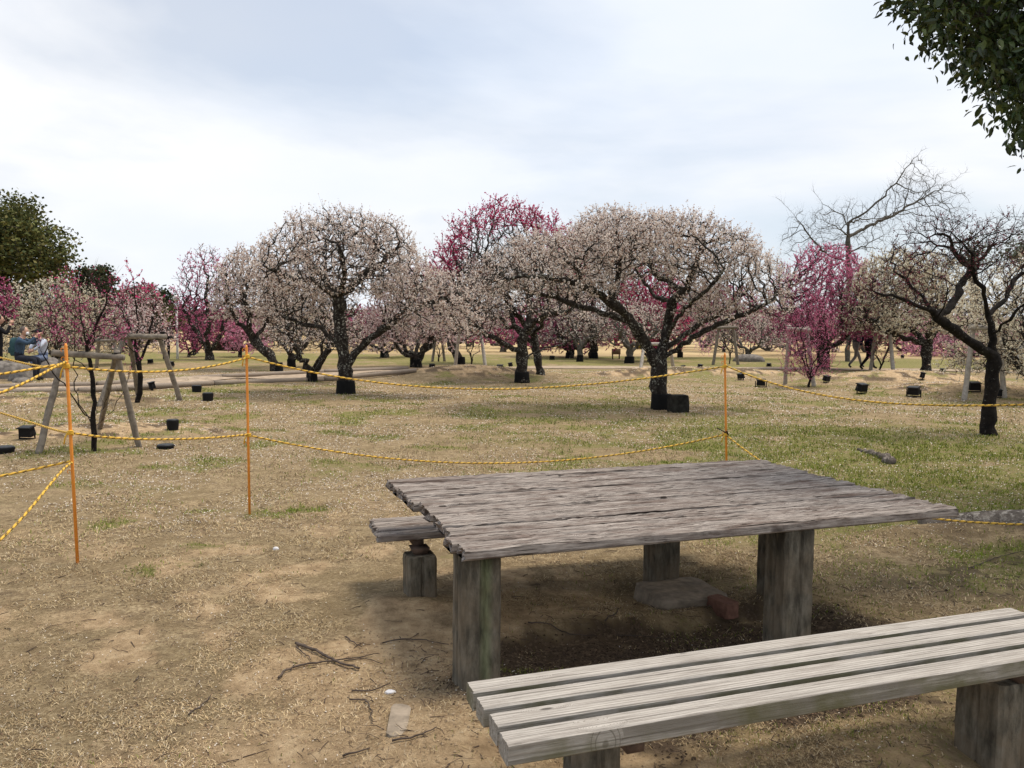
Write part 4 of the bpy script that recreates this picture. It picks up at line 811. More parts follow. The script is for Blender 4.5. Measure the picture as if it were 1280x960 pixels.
rough_block('concrete_strip', 498, 903, (.075, .26, .025), .06, M_SLAB, 'pale concrete strip half buried in the sand left of the front bench', 'slab', 95, dz=-.012, tilt=(0, .03), jit=.003)

# ------------------------------------------------------------------ poles and ropes
def pole(base, top, label, group='orange rope poles', r=.0105):
    B = np.array(base, float); r_ = empty('rope_pole', B, label, 'pole', group); mb = MB(); tt = np.array(top) - B
    add_tube(mb, [(-.12 / tt[2]) * tt, tt * .5, tt * .985, tt], [r, r, r, r * .5], 8); mb.obj('rod', M_ORANGE, r_)
    for f_ in (.42, .88, .93, .97):
        mb = MB(); c = tt * f_; th = np.linspace(0, 4.4, 8); add_tube(mb, np.stack([c[0] - r - .012 + .012 * np.cos(th), np.full(8, c[1]), c[2] + .012 * np.sin(th)], 1), .0028, 4); mb.obj('hook', M_ORANGE, r_)
    return r_
pA = atg(97, 704); pB = atg(312, 643); pC = atd(909, 600, 8.0); pC[2] = float(gz(pC[0], pC[1])); 
pE = atd(-170, 500, 8.4); pE[2] = float(gz(pE[0], pE[1])); pF = atd(-260, 500, 3.7); pF[2] = float(gz(pF[0], pF[1])); pG = atd(1560, 500, 5.0); pG[2] = float(gz(pG[0], pG[1]))
pole(pA, atd(82, 429, pA[1]), 'leaning orange pole, nearest and leftmost, where several ropes meet'); pole(pB, atd(308, 431, pB[1]), 'upright orange pole standing in the grass left of the table'); pole(pC, atd(906, 441, 8.0), 'orange pole behind the far edge of the table with a knotted cable tie')
for P_, lb in ((pE, 'orange pole beyond the left edge, farther back'), (pF, 'orange pole beyond the left edge, close to the camera'), (pG, 'orange pole beyond the right edge')): pole(P_, P_ + [0, 0, 1.4], lb)
def rope(pts, label, r=.0075, knots=()):
    P_ = np.array([atd(*p) if not isinstance(p, np.ndarray) else p for p in pts]); d = np.concatenate([[0], np.cumsum(np.linalg.norm(np.diff(P_, axis=0), axis=1))]); n = int(d[-1] / .012); s = np.linspace(0, d[-1], n)
    # smooth sagging curve through the points
    from numpy.polynomial import polynomial as pl
    deg = min(len(pts) - 1, 3); Q_ = np.stack([np.polyval(np.polyfit(d, P_[:, i], deg), s) for i in range(3)], 1); Q_ += (P_[0] - Q_[0]) * np.linspace(1, 0, n)[:, None] ** 6 + (P_[-1] - Q_[-1]) * np.linspace(0, 1, n)[:, None] ** 6
    Q_[:, 2] = np.maximum(Q_[:, 2], gz(Q_[:, 0], Q_[:, 1]) + .012)
    k = 8; V, F, _ = tube_arrays(Q_, r, k); th = np.arange(k) / k; ph = (th[None] + s[:, None] / .055) % 1; lay = np.abs(((ph * 3) % 1) - .5) * 2
    V = V.reshape(n, k, 3); C_ = Q_[:, None]; V = C_ + (V - C_) * (1.12 - .30 * lay[..., None] ** 2); dark = ((ph > .02) & (ph < .33)); fade = .8 + .3 * vnoise(s * 3, s * 0, 3)[:, None, None]
    col = np.where(dark[..., None], np.array([.035, .028, .02]), np.array([.72, .44, .06]) * fade); mb = MB(); mb.add(V.reshape(-1, 3), F, None, 0, col.reshape(-1, 3))
    for K in knots:      # a few turns round the pole and a loose tail
        K = np.array(K); tt = np.linspace(0, 3 * 2 * math.pi, 40); q = np.stack([K[0] + .015 * np.cos(tt), K[1] + .015 * np.sin(tt), K[2] + np.linspace(-.014, .014, 40)], 1); add_tube(mb, q, r * .8, 5, 0, (.70, .42, .05)); add_tube(mb, [K + [-.015, -.01, 0], K + [-.03, -.012, -.03], K + [-.04, -.01, -.075]], r * .7, 5, 0, (.72, .44, .05))
    B_ = P_[0].copy(); o = mb.obj('barrier_rope', M_ROPE); return tag(o, label, 'rope', 'yellow and black barrier ropes')
dA, dB = float(pA[1]), float(pB[1]); dC = 8.0; onA = lambda py: atd(97 - 15 * (704 - py) / 275, py, dA)
rope([onA(458), (140, 463, dA + .3), (200, 465, dA + .65), (255, 459, dA + 1.05), (309, 447, dB)], 'upper barrier rope between the leaning pole and the upright pole', knots=[onA(458)])
rope([onA(541), (150, 547, dA + .35), (205, 550, dA + .7), (260, 547, dA + 1.0), (310, 543, dB)], 'lower barrier rope between the leaning pole and the upright pole', knots=[onA(541)])
rope([(309, 446, dB), (400, 467, dB + .25), (510, 482, dB + .5), (610, 486, dB + .8), (700, 484, dB + 1.0), (800, 473, dB + 1.2), (906, 458, dC)], 'long upper barrier rope crossing in front of the orchard to the table pole', knots=[(atd(309, 446, dB)), atd(906, 458, dC)])
rope([(311, 544, dB), (400, 560, dB + .25), (500, 574, dB + .5), (600, 580, dB + .75), (700, 576, dB + 1.0), (800, 563, dB + 1.15), (907, 543, dC)], 'long lower barrier rope sagging just above the far edge of the table', knots=[atd(311, 544, dB), atd(907, 543, dC)])
rope([(907, 457, dC), (960, 476, 7.7), (1040, 494, 7.2), (1130, 506, 6.7), (1210, 509, 6.3), (1280, 508, 6.0), (1400, 495, 5.5), pG + [0, 0, 1.2]], 'upper barrier rope running from the table pole towards the right edge')
rope([(908, 544, dC), (962, 577, 7.6), (1040, 618, 7.0), (1140, 648, 6.3), (1210, 655, 6.0), (1280, 657, 5.8), (1420, 640, 5.3), pG + [0, 0, .45]], 'lower barrier rope disappearing behind the table and out at the right edge')
rope([onA(453), (45, 457, dA + .9), (0, 447, dA + 1.5), pE + [0, 0, 1.25]], 'thin upper rope from the leaning pole rising away to the left edge')
rope([onA(541), (45, 530, dA + .8), (0, 516, dA + 1.4), pE + [0, 0, .6]], 'thin lower rope from the leaning pole going back to the left edge')
rope([onA(454), (45, 460, dA - .2), (0, 468, dA - .5), (-90, 475, dA - .9), pF + [0, .3, 1.36]], 'middle rope running nearly level from the leaning pole to the left edge')
rope([onA(452), (50, 470, dA - .4), (0, 488, dA - .9), (-100, 515, dA - 1.3), pF + [0, 0, 1.22]], 'bright upper rope descending from the leaning pole to the left edge')
rope([onA(576), (50, 585, dA - .1), (0, 595, dA - .25), (-120, 612, dA - .8), pF + [0, 0, .93]], 'lower rope running nearly level from the leaning pole to the left edge')
rope([onA(578), (50, 622, dA - .5), (0, 672, dA - .95), (-90, 735, dA - 1.3), pF + [0, 0, .3]], 'lowest rope falling steeply from the leaning pole to the left edge')
mb = MB(); K = atd(908, 541, dC); add_tube(mb, [K + [-.10, -.02, .05], K + [0, -.02, 0], K + [.02, -.02, -.02]], .005, 5); add_tube(mb, [K + [.0, -.025, .02], K + [.02, .0, -.02], K + [0, .02, .01], K + [-.02, 0, 0], K + [.0, -.025, .02]], .005, 5); tag(mb.obj('cable_tie', M_BLACK), 'black cable tie sticking out from the lower knot of the table pole', 'cable tie')

# ------------------------------------------------------------------ log frames that support young trees
def wood_log(parent, a, b, r0, r1, m, rng, name):
    a, b = np.array(a, float), np.array(b, float); t_ = np.linspace(0, 1, 12)[:, None]; P_ = a + (b - a) * t_ + rng.normal(0, .003, (12, 3)); rr = np.linspace(r0, r1, 12) * (1 + rng.normal(0, .03, 12)); mb = MB(); add_tube(mb, P_, rr, 10); return mb.obj(name, m, parent)
def frame(base1, top1, base2, top2, cross, label, r, seed, m, third=None, bind=True):
    rng = R_(seed); g1, g2 = atg(*base1), atg(*base2); c = (g1 + g2) / 2; d1 = (g1[1] + g2[1]) / 2; root = empty('tree_support_frame', c, label, 'frame', 'log frames supporting young trees')
    for g, tp in ((g1, top1), (g2, top2)):
        T_ = atd(*tp, d1); wood_log(root, g - c + [0, 0, -.1], T_ - c + [0, .0, .05], r, r * .85, m, rng, 'stake')
    a, b = atd(*cross[0], d1 - r * 1.9), atd(*cross[1], d1 - r * 1.9); wood_log(root, a - c, b - c, r, r * .95, m, rng, 'crossbar')
    if third: g3 = atd(*third[0], d1 + third[2]); g3[2] = float(gz(g3[0], g3[1])); wood_log(root, g3 - c + [0, 0, -.1], atd(*third[1], d1 + .12) - c, r * .9, r * .8, m, rng, 'stake')
    if bind:
        for tp in (top1, top2):
            K = atd(*tp, d1 - r * .9) - c; mb = MB(); tt = np.linspace(0, 4 * math.pi, 26); add_tube(mb, np.stack([K[0] + r * 1.2 * np.cos(tt), K[1] + r * 1.6 * np.sin(tt), K[2] + np.linspace(-.03, .03, 26)], 1), .008, 5); mb.obj('binding', M_BLACK, root)
frame((45, 567), (80, 446), (175, 558), (146, 444), ((66, 441), (155, 447)), 'grey log frame nearest at left, straddling the young magenta plum', .040, 101, M_STAKE, ((122, 507), (146, 440), 1.6))
frame((227, 500), (199, 424), (122, 508), (158, 418), ((148, 420), (208, 421)), 'second grey log frame at left with its crossbar higher, behind the first', .054, 102, M_STAKE, ((173, 470), (161, 418), 1.2))
frame((120, 462), (124, 424), (148, 464), (142, 424), ((116, 426), (148, 425)), 'small far log frame seen between the two log frames at left', .06, 103, M_STAKE)
frame((568, 462), (575, 409), (608, 463), (600, 412), ((571, 410), (605, 413)), 'pale log frame around the thin sapling in the middle of the orchard', .065, 104, M_STAKEL)
frame((800, 463), (806, 428), (842, 461), (837, 428), ((803, 430), (842, 430)), 'log frame half hidden behind the trunk of the largest plum', .065, 105, M_STAKEL)
frame((891, 456), (899, 409), (923, 456), (916, 409), ((890, 410), (922, 409)), 'log frame beyond the path just left of the orange pole top', .07, 106, M_STAKE)
frame((981, 480), (987, 409), (1018, 483), (1008, 411), ((984, 411), (1014, 413)), 'pale log frame around the slender pink plum', .06, 107, M_STAKEL)
frame((1088, 463), (1097, 402), (1117, 466), (1112, 412), ((1093, 406), (1115, 408)), 'pale log frame beside the two walkers', .075, 108, M_STAKEL)
frame((1205, 500), (1217, 408), (1256, 497), (1248, 410), ((1212, 409), (1254, 410)), 'pale log frame with tall leaning stake behind the nearly bare plum', .062, 109, M_STAKEL)
frame((540, 452), (545, 422), (556, 452), (552, 422), ((542, 424), (556, 424)), 'far thin log frame beyond the path left of the middle sapling', .06, 110, M_STAKE)

# ------------------------------------------------------------------ young trees
def zoneY(S, rng): return (S[:, 2] > .9) & (rng.random(len(S)) < .8)
G2 = 'young saplings in log frames'
traced((118, 564), [
    [(118, 564, 0), (117, 535, 0), (119, 505, 0), (114, 460, 0), (106, 418, 0), (100, 385, 0), (97, 350, .1)],
    [(117, 532, 0), (100, 508, -.1), (73, 478, -.2), (55, 448, -.3), (48, 425, -.3)],
    [(119, 530, 0), (140, 519, .1), (152, 490, .2), (158, 474, .2)],
    [(118, 525, 0), (132, 508, -.1), (136, 492, -.1)],
    [(115, 530, 0), (97, 502, .2), (92, 465, .3), (93, 420, .3), (94, 370, .3), (92, 345, .3)],
    [(108, 425, 0), (124, 400, -.1), (134, 372, -.2), (142, 348, -.2)],
    [(110, 440, 0), (122, 412, .2), (118, 375, .3), (116, 340, .3)],
    [(103, 400, 0), (82, 385, .2), (70, 362, .3)], [(56, 448, -.3), (64, 430, -.2), (62, 400, 0)], [(116, 470, 0), (84, 440, .1), (72, 412, .1)]],
    [(50, 172, 332, 440, 0, .9, 200)], 121, two(2.0, 'magenta', 'deeppink'), 'young plum with thin upright branches and magenta blossom inside the nearest log frame', .030, D=.10, n_fl=6, size=.020, n_per=3, length=.20, up=.9, group=G2, wrap=0, bark=M_BARKD, tipr=.003, zone=zoneY, dk=1.5, thin=.006, mesh_up=.4)
traced((172, 503), [
    [(172, 503, 0), (176, 480, 0), (175, 460, 0), (170, 440, 0), (160, 400, 0), (152, 375, 0)],
    [(174, 455, 0), (185, 435, .1), (190, 405, .2), (196, 375, .3)], [(168, 430, 0), (172, 400, -.1), (168, 360, -.2), (160, 330, -.2)], [(160, 400, 0), (146, 380, .2), (140, 355, .2)], [(172, 442, 0), (150, 425, .2), (140, 400, .3)]],
    [(135, 212, 335, 430, 0, .9, 260)], 122, two(2.0, 'magenta', 'pinkwhite'), 'young plum with white and dark pink blossom in the second log frame', .05, D=.15, n_fl=4, size=.04, length=.22, group=G2, wrap=0, bark=M_BARKD, tipr=.005, dk=1.4, thin=.010, mesh_up=.3)
plum((589, 463), (570, 612, 388, 440), 123, 'deeppink', 'thin sapling with few blossoms inside the pale middle log frame', group=G2, n_att=60, size=.04, n_fl=1, r_base=.05, D=.2, fork=.3, hollow=0, thin=.012, wrap=False, tipr=.006, n_per=1)
plum((912, 455), (893, 930, 380, 435), 124, 'deeppink', 'thin dark sapling inside the log frame beyond the path', group=G2, n_att=50, size=.04, n_fl=1, r_base=.05, D=.22, fork=.4, hollow=0, thin=.012, wrap=False, tipr=.007, n_per=1)
plum((1101, 464), (1082, 1128, 372, 455), 125, 'deeppink', 'thin sapling with sparse pink blossom beside the two walkers', group=G2, n_att=120, size=.04, n_fl=2, r_base=.06, D=.2, fork=.2, hollow=0, thin=.012, wrap=False, tipr=.006)
plum((548, 452), (538, 562, 400, 440), 126, 'pinkwhite', 'faint far sapling left of the pale middle log frame', group=G2, n_att=60, size=.05, n_fl=1, r_base=.05, D=.25, fork=.3, hollow=0, thin=.012, wrap=False, tipr=.007)
plum((930, 445), (868, 900, 405, 442), 127, 'lightpink', 'tiny far sapling with light pink blossom beyond the path', group=G2, n_att=70, size=.07, n_fl=2, r_base=.05, D=.25, fork=.3, hollow=0, thin=.012, wrap=False, tipr=.008)

# ------------------------------------------------------------------ ground lights
def ground_light():
    r_ = empty('ground_light', (0, 0, 0), 'black ground light', 'light'); M_ = Matrix.Translation((0, 0, .115)) @ Matrix.Rotation(.22, 4, 'X'); mb = MB(); add_box(mb, (-0.101, -0.066, -0.066), (0.101, 0.066, 0.066), M=M_, taper=.9); add_box(mb, (-0.113, -0.078, 0.068), (0.113, 0.078, 0.082), M=M_); mb.obj('housing', M_BLACK, r_, smooth=False)
    mb = MB(); add_box(mb, (-0.090, -0.058, 0.084), (0.090, 0.058, 0.088), M=M_); mb.obj('lens', M_GLASS, r_, smooth=False)
    mb = MB(); add_tube(mb, [(-.13, 0, -.03), (-.13, 0, .15)], .012, 6); add_tube(mb, [(.13, 0, -.03), (.13, 0, .15)], .012, 6); add_tube(mb, [(-.13, 0, .01), (.13, 0, .01)], .012, 6); mb.obj('bracket', M_BLACK, r_); return r_
def copy_tree(o, parent=None):
    c = o.copy(); COL.objects.link(c); c.parent = parent
    for ch in list(o.children): copy_tree(ch, c)
    return c
GL = [((34, 549), 'left of the leftmost stake near the left edge', .85), ((190, 488), 'beside the far log kerb left of the upright orange pole', 1.0), ((214, 459), 'on the lawn beyond the log kerb under the second log frame', 1), ((188, 455), 'beyond the kerb, seen through the second log frame', .9),
      ((540, 461), 'on the sand mound right of the V-forked trunk', .9), ((625, 463), 'on the middle mound just left of the short thick trunk', 1.0), ((638, 459), 'behind another light, touching the short thick trunk', .9), ((659, 449), 'beyond the mound behind the short thick trunk', .8), ((690, 450), 'greenish, beyond the path under the dark pink plum', 1.0),
      ((926, 475), 'on the slope right of the orange pole, the upper of two', 1.0), ((951, 484), 'on the slope right of the orange pole, the lower of two', 1.1), ((1033, 478), 'on the mound right of the slender pink plum', .95), ((1077, 492), 'in the middle of the right mound', 1.25), ((1142, 496), 'on the right mound below the V-forked cream tree', 1.2),
      ((1153, 474), 'at the foot of the V-forked cream tree', 1.0), ((1217, 490), 'between the tall pale stake and the nearly bare trunk', 1.2), ((1202, 456), 'upright, beyond the path at right', 1.1), ((1178, 466), 'on the strip before the path right of the V-forked trunk', .8), ((1128, 448), 'far beyond the path at right', .9), ((875, 461), 'on the mound edge left of the orange pole top', .9), ((854, 462), 'near the mound behind the largest trunk', .8), ((961, 459), 'by the path right of the orange pole', .8), ((1250, 497), 'dark, at the foot of the right stake of the tall frame', 1)]
gl0 = ground_light(); rng = R_(130)
for i, (p, lb, s_) in enumerate(GL):
    o = gl0 if i == 0 else copy_tree(gl0); g = atg(*p); o.location = g.tolist(); o.rotation_euler = (0, 0, rng.uniform(-1.2, 1.2)); o.scale = (s_, s_, s_); o['label'] = 'black ground light ' + lb; o['group'] = 'black ground lights aimed at the trees'; 
# round black drums and the block beside the big trunk
def drum(px, py, r, h, label, seed, m=M_BLACK, name='uplight_drum', cat='light'):
    rng = R_(seed); g = atg(px, py); r_ = empty(name, g, label, cat, 'round black uplights'); mb = MB(); th = np.linspace(0, 2 * math.pi, 20, endpoint=False); poly = np.stack([np.cos(th), np.sin(th)], 1) * r
    add_prism(mb, poly, [-.06, .01, h * .8, h], 0, scales=[.9, .9, 1.0, 1.0]); mb.obj('housing', m, r_, smooth=False); mb = MB(); add_prism(mb, poly, [h + .001, h + .012, h + .02], 0, scales=[.93, .93, .8]); mb.obj('lens', M_GLASS, r_, smooth=False)
drum(216, 537, .085, .13, 'round black uplight drum on bare sand right of the nearest log frame', 131); drum(260, 501, .11, .15, 'round black uplight drum below the log kerb, the nearer of a pair', 132); drum(246, 490, .11, .14, 'round black uplight drum touching the log kerb, the farther of a pair', 133); drum(207, 560, .11, .03, 'flat black disc light sunk in the sand beside the stake foot', 134); drum(5, 566, .12, .06, 'flat dark disc light at the left edge', 135)
rough_block('stump_block', 847, 515, (.34, .30, .33), .2, flat_mat('charred_block', (.022, .021, .018), .95, .1, .6, 12), 'squared dark stump block beside the trunk foot of the largest plum', 'stump', 136, jit=.012)
# log kerbs
rng = R_(140)
def kerb(pts, lb):
    P_ = smooth_line([atg(*p) for p in pts], 60); cuts = [0, 15, 30, 45, 59]
    for i in range(4):
        q = P_[cuts[i]:cuts[i + 1] + 1].copy(); q[:, 2] = gz(q[:, 0], q[:, 1]) + .05; c = q[0].copy(); c[2] -= .05; dd = unit(q[-1] - q[0]) * .02; q = np.linspace(q[0] + dd, q[-1] - dd, 14); rr = .07 * (1 + rng.normal(0, .03, 14)); mb = MB(); add_tube(mb, q - c, rr, 10)
        o = mb.obj('kerb_log', M_LOG); o.location = c.tolist(); tag(o, 'weathered kerb log, %s, %s along the path' % (('first from the left edge', 'second from the left edge', 'third from the left edge', 'fourth, ending at the mound')[i], lb), 'log', 'log kerbs along the path')
kerb([(-120, 489), (0, 486), (160, 481), (320, 470), (510, 462)], 'far side'); kerb([(-120, 495), (0, 492.5), (175, 489), (320, 476.5), (520, 465)], 'near side')
# rocks
def rock(px, py, dims, label, seed, m=M_ROCK, name='boulder'):
    rng = R_(seed); g = atg(px, py); n = 26; k = 20; th = np.linspace(0, 2 * math.pi, k, endpoint=False); ph = np.linspace(-.5, math.pi / 2, 10); mb = MB(); V = []
    for p in ph:
        rr_ = math.cos(p) ** .7 if math.cos(p) > 0 else 0; x = rr_ * np.cos(th); y = rr_ * np.sin(th); nn = 1 + .28 * (fbm(th * 1.3 + 3, np.full(k, p * 2.0), seed) - .5); V.append(np.stack([x * dims[0] / 2 * nn, y * dims[1] / 2 * nn, np.full(k, math.sin(p) * dims[2]) * nn], 1))
    V = np.concatenate(V); i = np.arange(9)[:, None] * k; j = np.arange(k)[None]; j2 = (j + 1) % k; mb.add(V, np.stack([i + j, i + j2, i + k + j2, i + k + j], -1).reshape(-1, 4)); o = mb.obj(name, m); o.location = g.tolist(); return tag(o, label, 'rock')
rock(8, 473, (1.55, 1.0, .48), 'large rounded grey boulder cut by the left edge below the people', 151)
rock(28, 478, (.5, .4, .13), 'flat grey stone at the right foot of the large boulder', 152); rock(345, 687, (.045, .035, .02), 'small white stone on the dry grass below the upright orange pole', 153, flat_mat('white_stone', (.6, .6, .62)), 'stone')
rock(936, 452, (1.5, 1.0, .35), 'low grey rock by the small sparse plum beyond the path', 154); rock(488, 866, (.05, .03, .012), 'white shard in the sand above the buried concrete strip', 155, flat_mat('white_shard', (.62, .62, .64)), 'stone'); rock(585, 792, (.03, .03, .03), 'white pebble beside the left table leg', 156, flat_mat('white_pebble', (.6, .6, .58)), 'stone')
rock(990, 466, (.5, .4, .2), 'small grey stone beside the slender pink plum', 157)
mb = MB(); P_ = resample(np.array([atg(1072, 563), atg(1090, 568), atg(1105, 574), atg(1114, 580)]), .05, R_(158), .25); add_tube(mb, P_ + [0, 0, .02], np.linspace(.02, .06, len(P_)), 8); tag(mb.obj('surface_root', bark_mat('root_bark_grey', (.05, .042, .038), (.17, .145, .125), (.28, .25, .22), .55)), 'knobbly grey root lump lying in the green grass behind the table', 'root')

# ------------------------------------------------------------------ park furniture far away
g = atg(222, 449); lp = empty('lamp_post', g, 'slim white lamp post beside the far dark pink plums at left', 'lamp post'); hT = atd(222, 376, g[1])[2] - g[2]
mb = MB(); add_tube(mb, [(0, 0, -.1), (0, 0, .3), (0, 0, hT)], [.07, .05, .045], 8); mb.obj('post', flat_mat('white_metal', (.62, .62, .60), .5, .3, .1), lp); mb = MB(); th = np.linspace(0, 2 * math.pi, 14, endpoint=False); add_prism(mb, np.stack([np.cos(th), np.sin(th)], 1), [hT, hT + .05, hT + .18, hT + .24], 0, scales=[.08, .15, .15, .05]); mb.obj('lantern', flat_mat('lantern_white', (.7, .7, .68), .4, .4, .1), lp)
g = atg(770, 449); nb_ = empty('notice_board', g, 'small brown notice board on two legs in the field beyond the path', 'sign'); s_ = g[1] / F_PX; mb = MB(); add_box(mb, (-5.5 * s_, -.02, 6 * s_), (5.5 * s_, .02, 13 * s_)); mb.obj('panel', flat_mat('brown_board', (.16, .10, .06)), nb_)
for sx in (-1, 1): mb = MB(); add_tube(mb, [(sx * 4.2 * s_, .05, -.1), (sx * 4.2 * s_, .05, 12 * s_)], .035, 6); mb.obj('leg', M_STEEL, nb_)
g = atd(400, 434, 62); mb = MB(); fr_ = empty('rail_fence', (0, 62, 0), 'low thin rail fence crossing the field behind the orchard', 'fence')
for z_ in (.35, .75): add_tube(mb, [(-62, 0, z_), (0, 0, z_), (62, 0, z_)], .022, 5)
mb.obj('rail', flat_mat('rail_green', (.16, .19, .12)), fr_)
pm = MB(); add_tube(pm, [(0, 0, -.1), (0, 0, .85)], .04, 6); pmm = pm.mesh('fence_post', [flat_mat('post_green', (.14, .16, .11))])
for i in range(-20, 21): o = link('post', pmm, fr_); o.location = (i * 3.0, .05, 0)
g = atd(1283, 440, 46); g[2] = 0; sh = empty('equipment_cabinet', g, 'pale grey cabinet beyond the path at the right edge', 'cabinet'); mb = MB(); add_box(mb, (-.8, -.4, 0), (.8, .4, 1.0)); mb.obj('housing', flat_mat('grey_paint', (.50, .51, .53), .5, .3, .08), sh, smooth=False); mb = MB(); add_box(mb, (-.86, -.46, 1.003), (.86, .46, 1.08)); mb.obj('lid', flat_mat('lid_grey', (.35, .36, .38)), sh, smooth=False); mb = MB(); add_box(mb, (-.6, -.425, .12), (-.02, -.403, .9)); add_box(mb, (.02, -.425, .12), (.6, -.403, .9)); mb.obj('door', flat_mat('door_grey', (.42, .43, .45)), sh, smooth=False)

# ------------------------------------------------------------------ grass, litter, fallen sticks
def scatter(n, rng, r0=1.7, r1=15, a0=-38, a1=38, p=1.0):
    r = np.exp(rng.uniform(math.log(r0), math.log(r1), n)); a = np.radians(rng.uniform(a0, a1, n)); return np.sin(a) * r, np.cos(a) * r, r
rng = R_(200)
x, y, r = scatter(560000, rng, 1.7, 30); g, s_, d, f = zones(x, y)
cl_ = fbm(x * 7, y * 7, 210, 3); bare = fbm(x * 1.7, y * 1.7, 212, 4); keepp = np.clip(1.15 - .85 * s_ * (1 - .6 * sstep(6, 10, r)) - .93 * d * (1 - .5 * sstep(6, 10, r)), .04, 1) * sstep(.34, .56, cl_ + .12 * rng.random(len(x))) * sstep(.36, .56, bare + .1 * rng.random(len(x))) * sstep(30, 17, r)
k = rng.random(len(x)) < keepp; x, y, r, g, d = x[k], y[k], r[k], g[k], d[k]; n = len(x)
L_ = rng.uniform(.008, .032, n) * np.clip(r / 4.5, .9, 1.7); wd = np.maximum(.0009, r * .00034) * rng.uniform(.7, 1.3, n); th = rng.uniform(0, 6.283, n); tl = rng.uniform(.0, .55, n)
isg = rng.random(n) < g * .92; L_ = np.where(isg, L_ * .8, L_)
tl = np.where(isg, rng.uniform(.5, 1.3, n), tl)
P0 = np.stack([x, y, gz(x, y) + .001], 1); dr = np.stack([np.cos(th) * np.cos(tl), np.sin(th) * np.cos(tl), np.sin(tl)], 1); sd = np.stack([-np.sin(th), np.cos(th), 0 * th], 1)
V = np.stack([P0 + sd * wd[:, None], P0 - sd * wd[:, None], P0 + dr * (L_ * .55)[:, None] - sd * wd[:, None] * .8 + [0, 0, .003], P0 + dr * (L_ * .55)[:, None] + sd * wd[:, None] * .8 + [0, 0, .003], P0 + dr * L_[:, None]], 1).reshape(-1, 3)
cs = np.array([(.55, .43, .25), (.68, .56, .37), (.42, .31, .18), (.26, .175, .10), (.46, .40, .30), (.12, .08, .055)]); gs = np.array([(.17, .20, .035), (.24, .26, .055), (.11, .14, .03), (.31, .31, .09)])
gvar = np.array([.90, 1.08, .65]); col = np.where(isg[:, None], gvar * gs[rng.choice(4, n, p=[.4, .25, .2, .15])], cs[rng.choice(6, n, p=[.30, .16, .22, .14, .08, .10])]) * rng.uniform(.85, 1.15, (n, 1)) * (.62 + .62 * fbm(x * .9, y * .9, 214, 4))[:, None] * (1 - .22 * sstep(6, 10, r))[:, None]
i = np.arange(n)[:, None] * 5; tag(MB().add(V, i + [0, 1, 2, 3], i + [3, 2, 4], 0, np.repeat(col, 5, 0)).obj('lawn_grass', M_STRAW, smooth=False), kind='stuff')
# green tufts where the lawn sprouts
x, y, r = scatter(400000, rng, 2.0, 24); g, s_, d, f = zones(x, y); k = (rng.random(len(x)) < np.clip(g - .25, 0, 1) * .8) & (fbm(x * 4, y * 4, 220) > .47); x, y, r = x[k], y[k], r[k]; n = len(x)
P0 = np.stack([x, y, gz(x, y)], 1); th = rng.uniform(0, 6.283, n); tl = rng.uniform(.3, 1.3, n); L_ = rng.uniform(.015, .045, n) * np.clip(r / 6, .8, 1.8); wd = np.maximum(.0016, r * .0005)
dr = np.stack([np.cos(th) * np.cos(tl), np.sin(th) * np.cos(tl), np.sin(tl)], 1); sd = np.stack([-np.sin(th), np.cos(th), 0 * th], 1)
V = np.stack([P0 + sd * wd[:, None], P0 - sd * wd[:, None], P0 + dr * L_[:, None]], 1).reshape(-1, 3); col = gs[rng.integers(0, 4, n)] * rng.uniform(.7, 1.1, (n, 1))
tag(MB().add(V, None, np.arange(n)[:, None] * 3 + [0, 1, 2], 0, np.repeat(col, 3, 0)).obj('green_grass', M_STRAW, smooth=False), kind='stuff')
# fallen leaves and petals
x, y, r = scatter(24000, rng, 1.9, 9); xb, yb, rb = scatter(150000, rng, 6.5, 30); x = np.r_[x, xb]; y = np.r_[y, yb]; r = np.r_[r, rb]; g, s_, d, f = zones(x, y); k = fbm(x * 1.1, y * 1.1, 230) + .15 * rng.random(len(x)) > .52; x, y, r = x[k], y[k], r[k]; n = len(x); k_lit = k
C = np.stack([x, y, gz(x, y) + .006], 1); V, Q = rand_quads(C, np.clip(r * .0017, .009, .034), rng, (.4, .9), nb=np.array([0, 0, 2.2])); cs = np.array([(.62, .57, .50), (.30, .20, .13), (.16, .10, .07), (.42, .31, .2), (.05, .035, .03)])
tag(MB().add(V, Q, None, 0, np.repeat(np.where(((r > 7) & (rng.random(n) < .5 * (1 - .7 * g[k_lit])))[:, None], np.array([.74, .68, .62]), cs[rng.choice(5, n, p=[.24, .24, .22, .15, .15])]), 4, 0)).obj('leaf_litter', M_STRAW, smooth=False), kind='stuff')
# small twigs, bark bits and crumbs of soil, thick under the table
mb = MB(); nT = 1500; x, y, r = scatter(nT, rng, 1.9, 9)
q = rng.normal(0, 1, (900, 2)) * [.75, .33]; x = np.concatenate([x, .95 + q[:, 0] * math.cos(TA) - q[:, 1] * math.sin(TA)]); y = np.concatenate([y, 3.95 + q[:, 0] * math.sin(TA) + q[:, 1] * math.cos(TA)])
q = rng.normal(0, 1, (260, 2)) * [.9, .35]; x = np.concatenate([x, 3.2 + q[:, 0]]); y = np.concatenate([y, 5.3 + q[:, 1]])
for a, b in zip(x, y):
    t_ = rng.uniform(0, 6.28); l = rng.uniform(.02, .10); c_, s1 = math.cos(t_), math.sin(t_); m1 = rng.normal(0, .12) * l; zz = float(gz(a, b)); rr = rng.uniform(.0008, .0026)
    add_tube(mb, [(a, b, zz + rr), (a + c_ * l * .5 - s1 * m1, b + s1 * l * .5 + c_ * m1, zz + rr + rng.uniform(0, .008)), (a + c_ * l, b + s1 * l, zz + rr * 2)], [rr, rr * .9, rr * .5], 4, 0, cap=False)
tag(mb.obj('twig_litter', flat_mat('twig_brown', (.085, .062, .048), .95, .1, .4, 30)), kind='stuff')
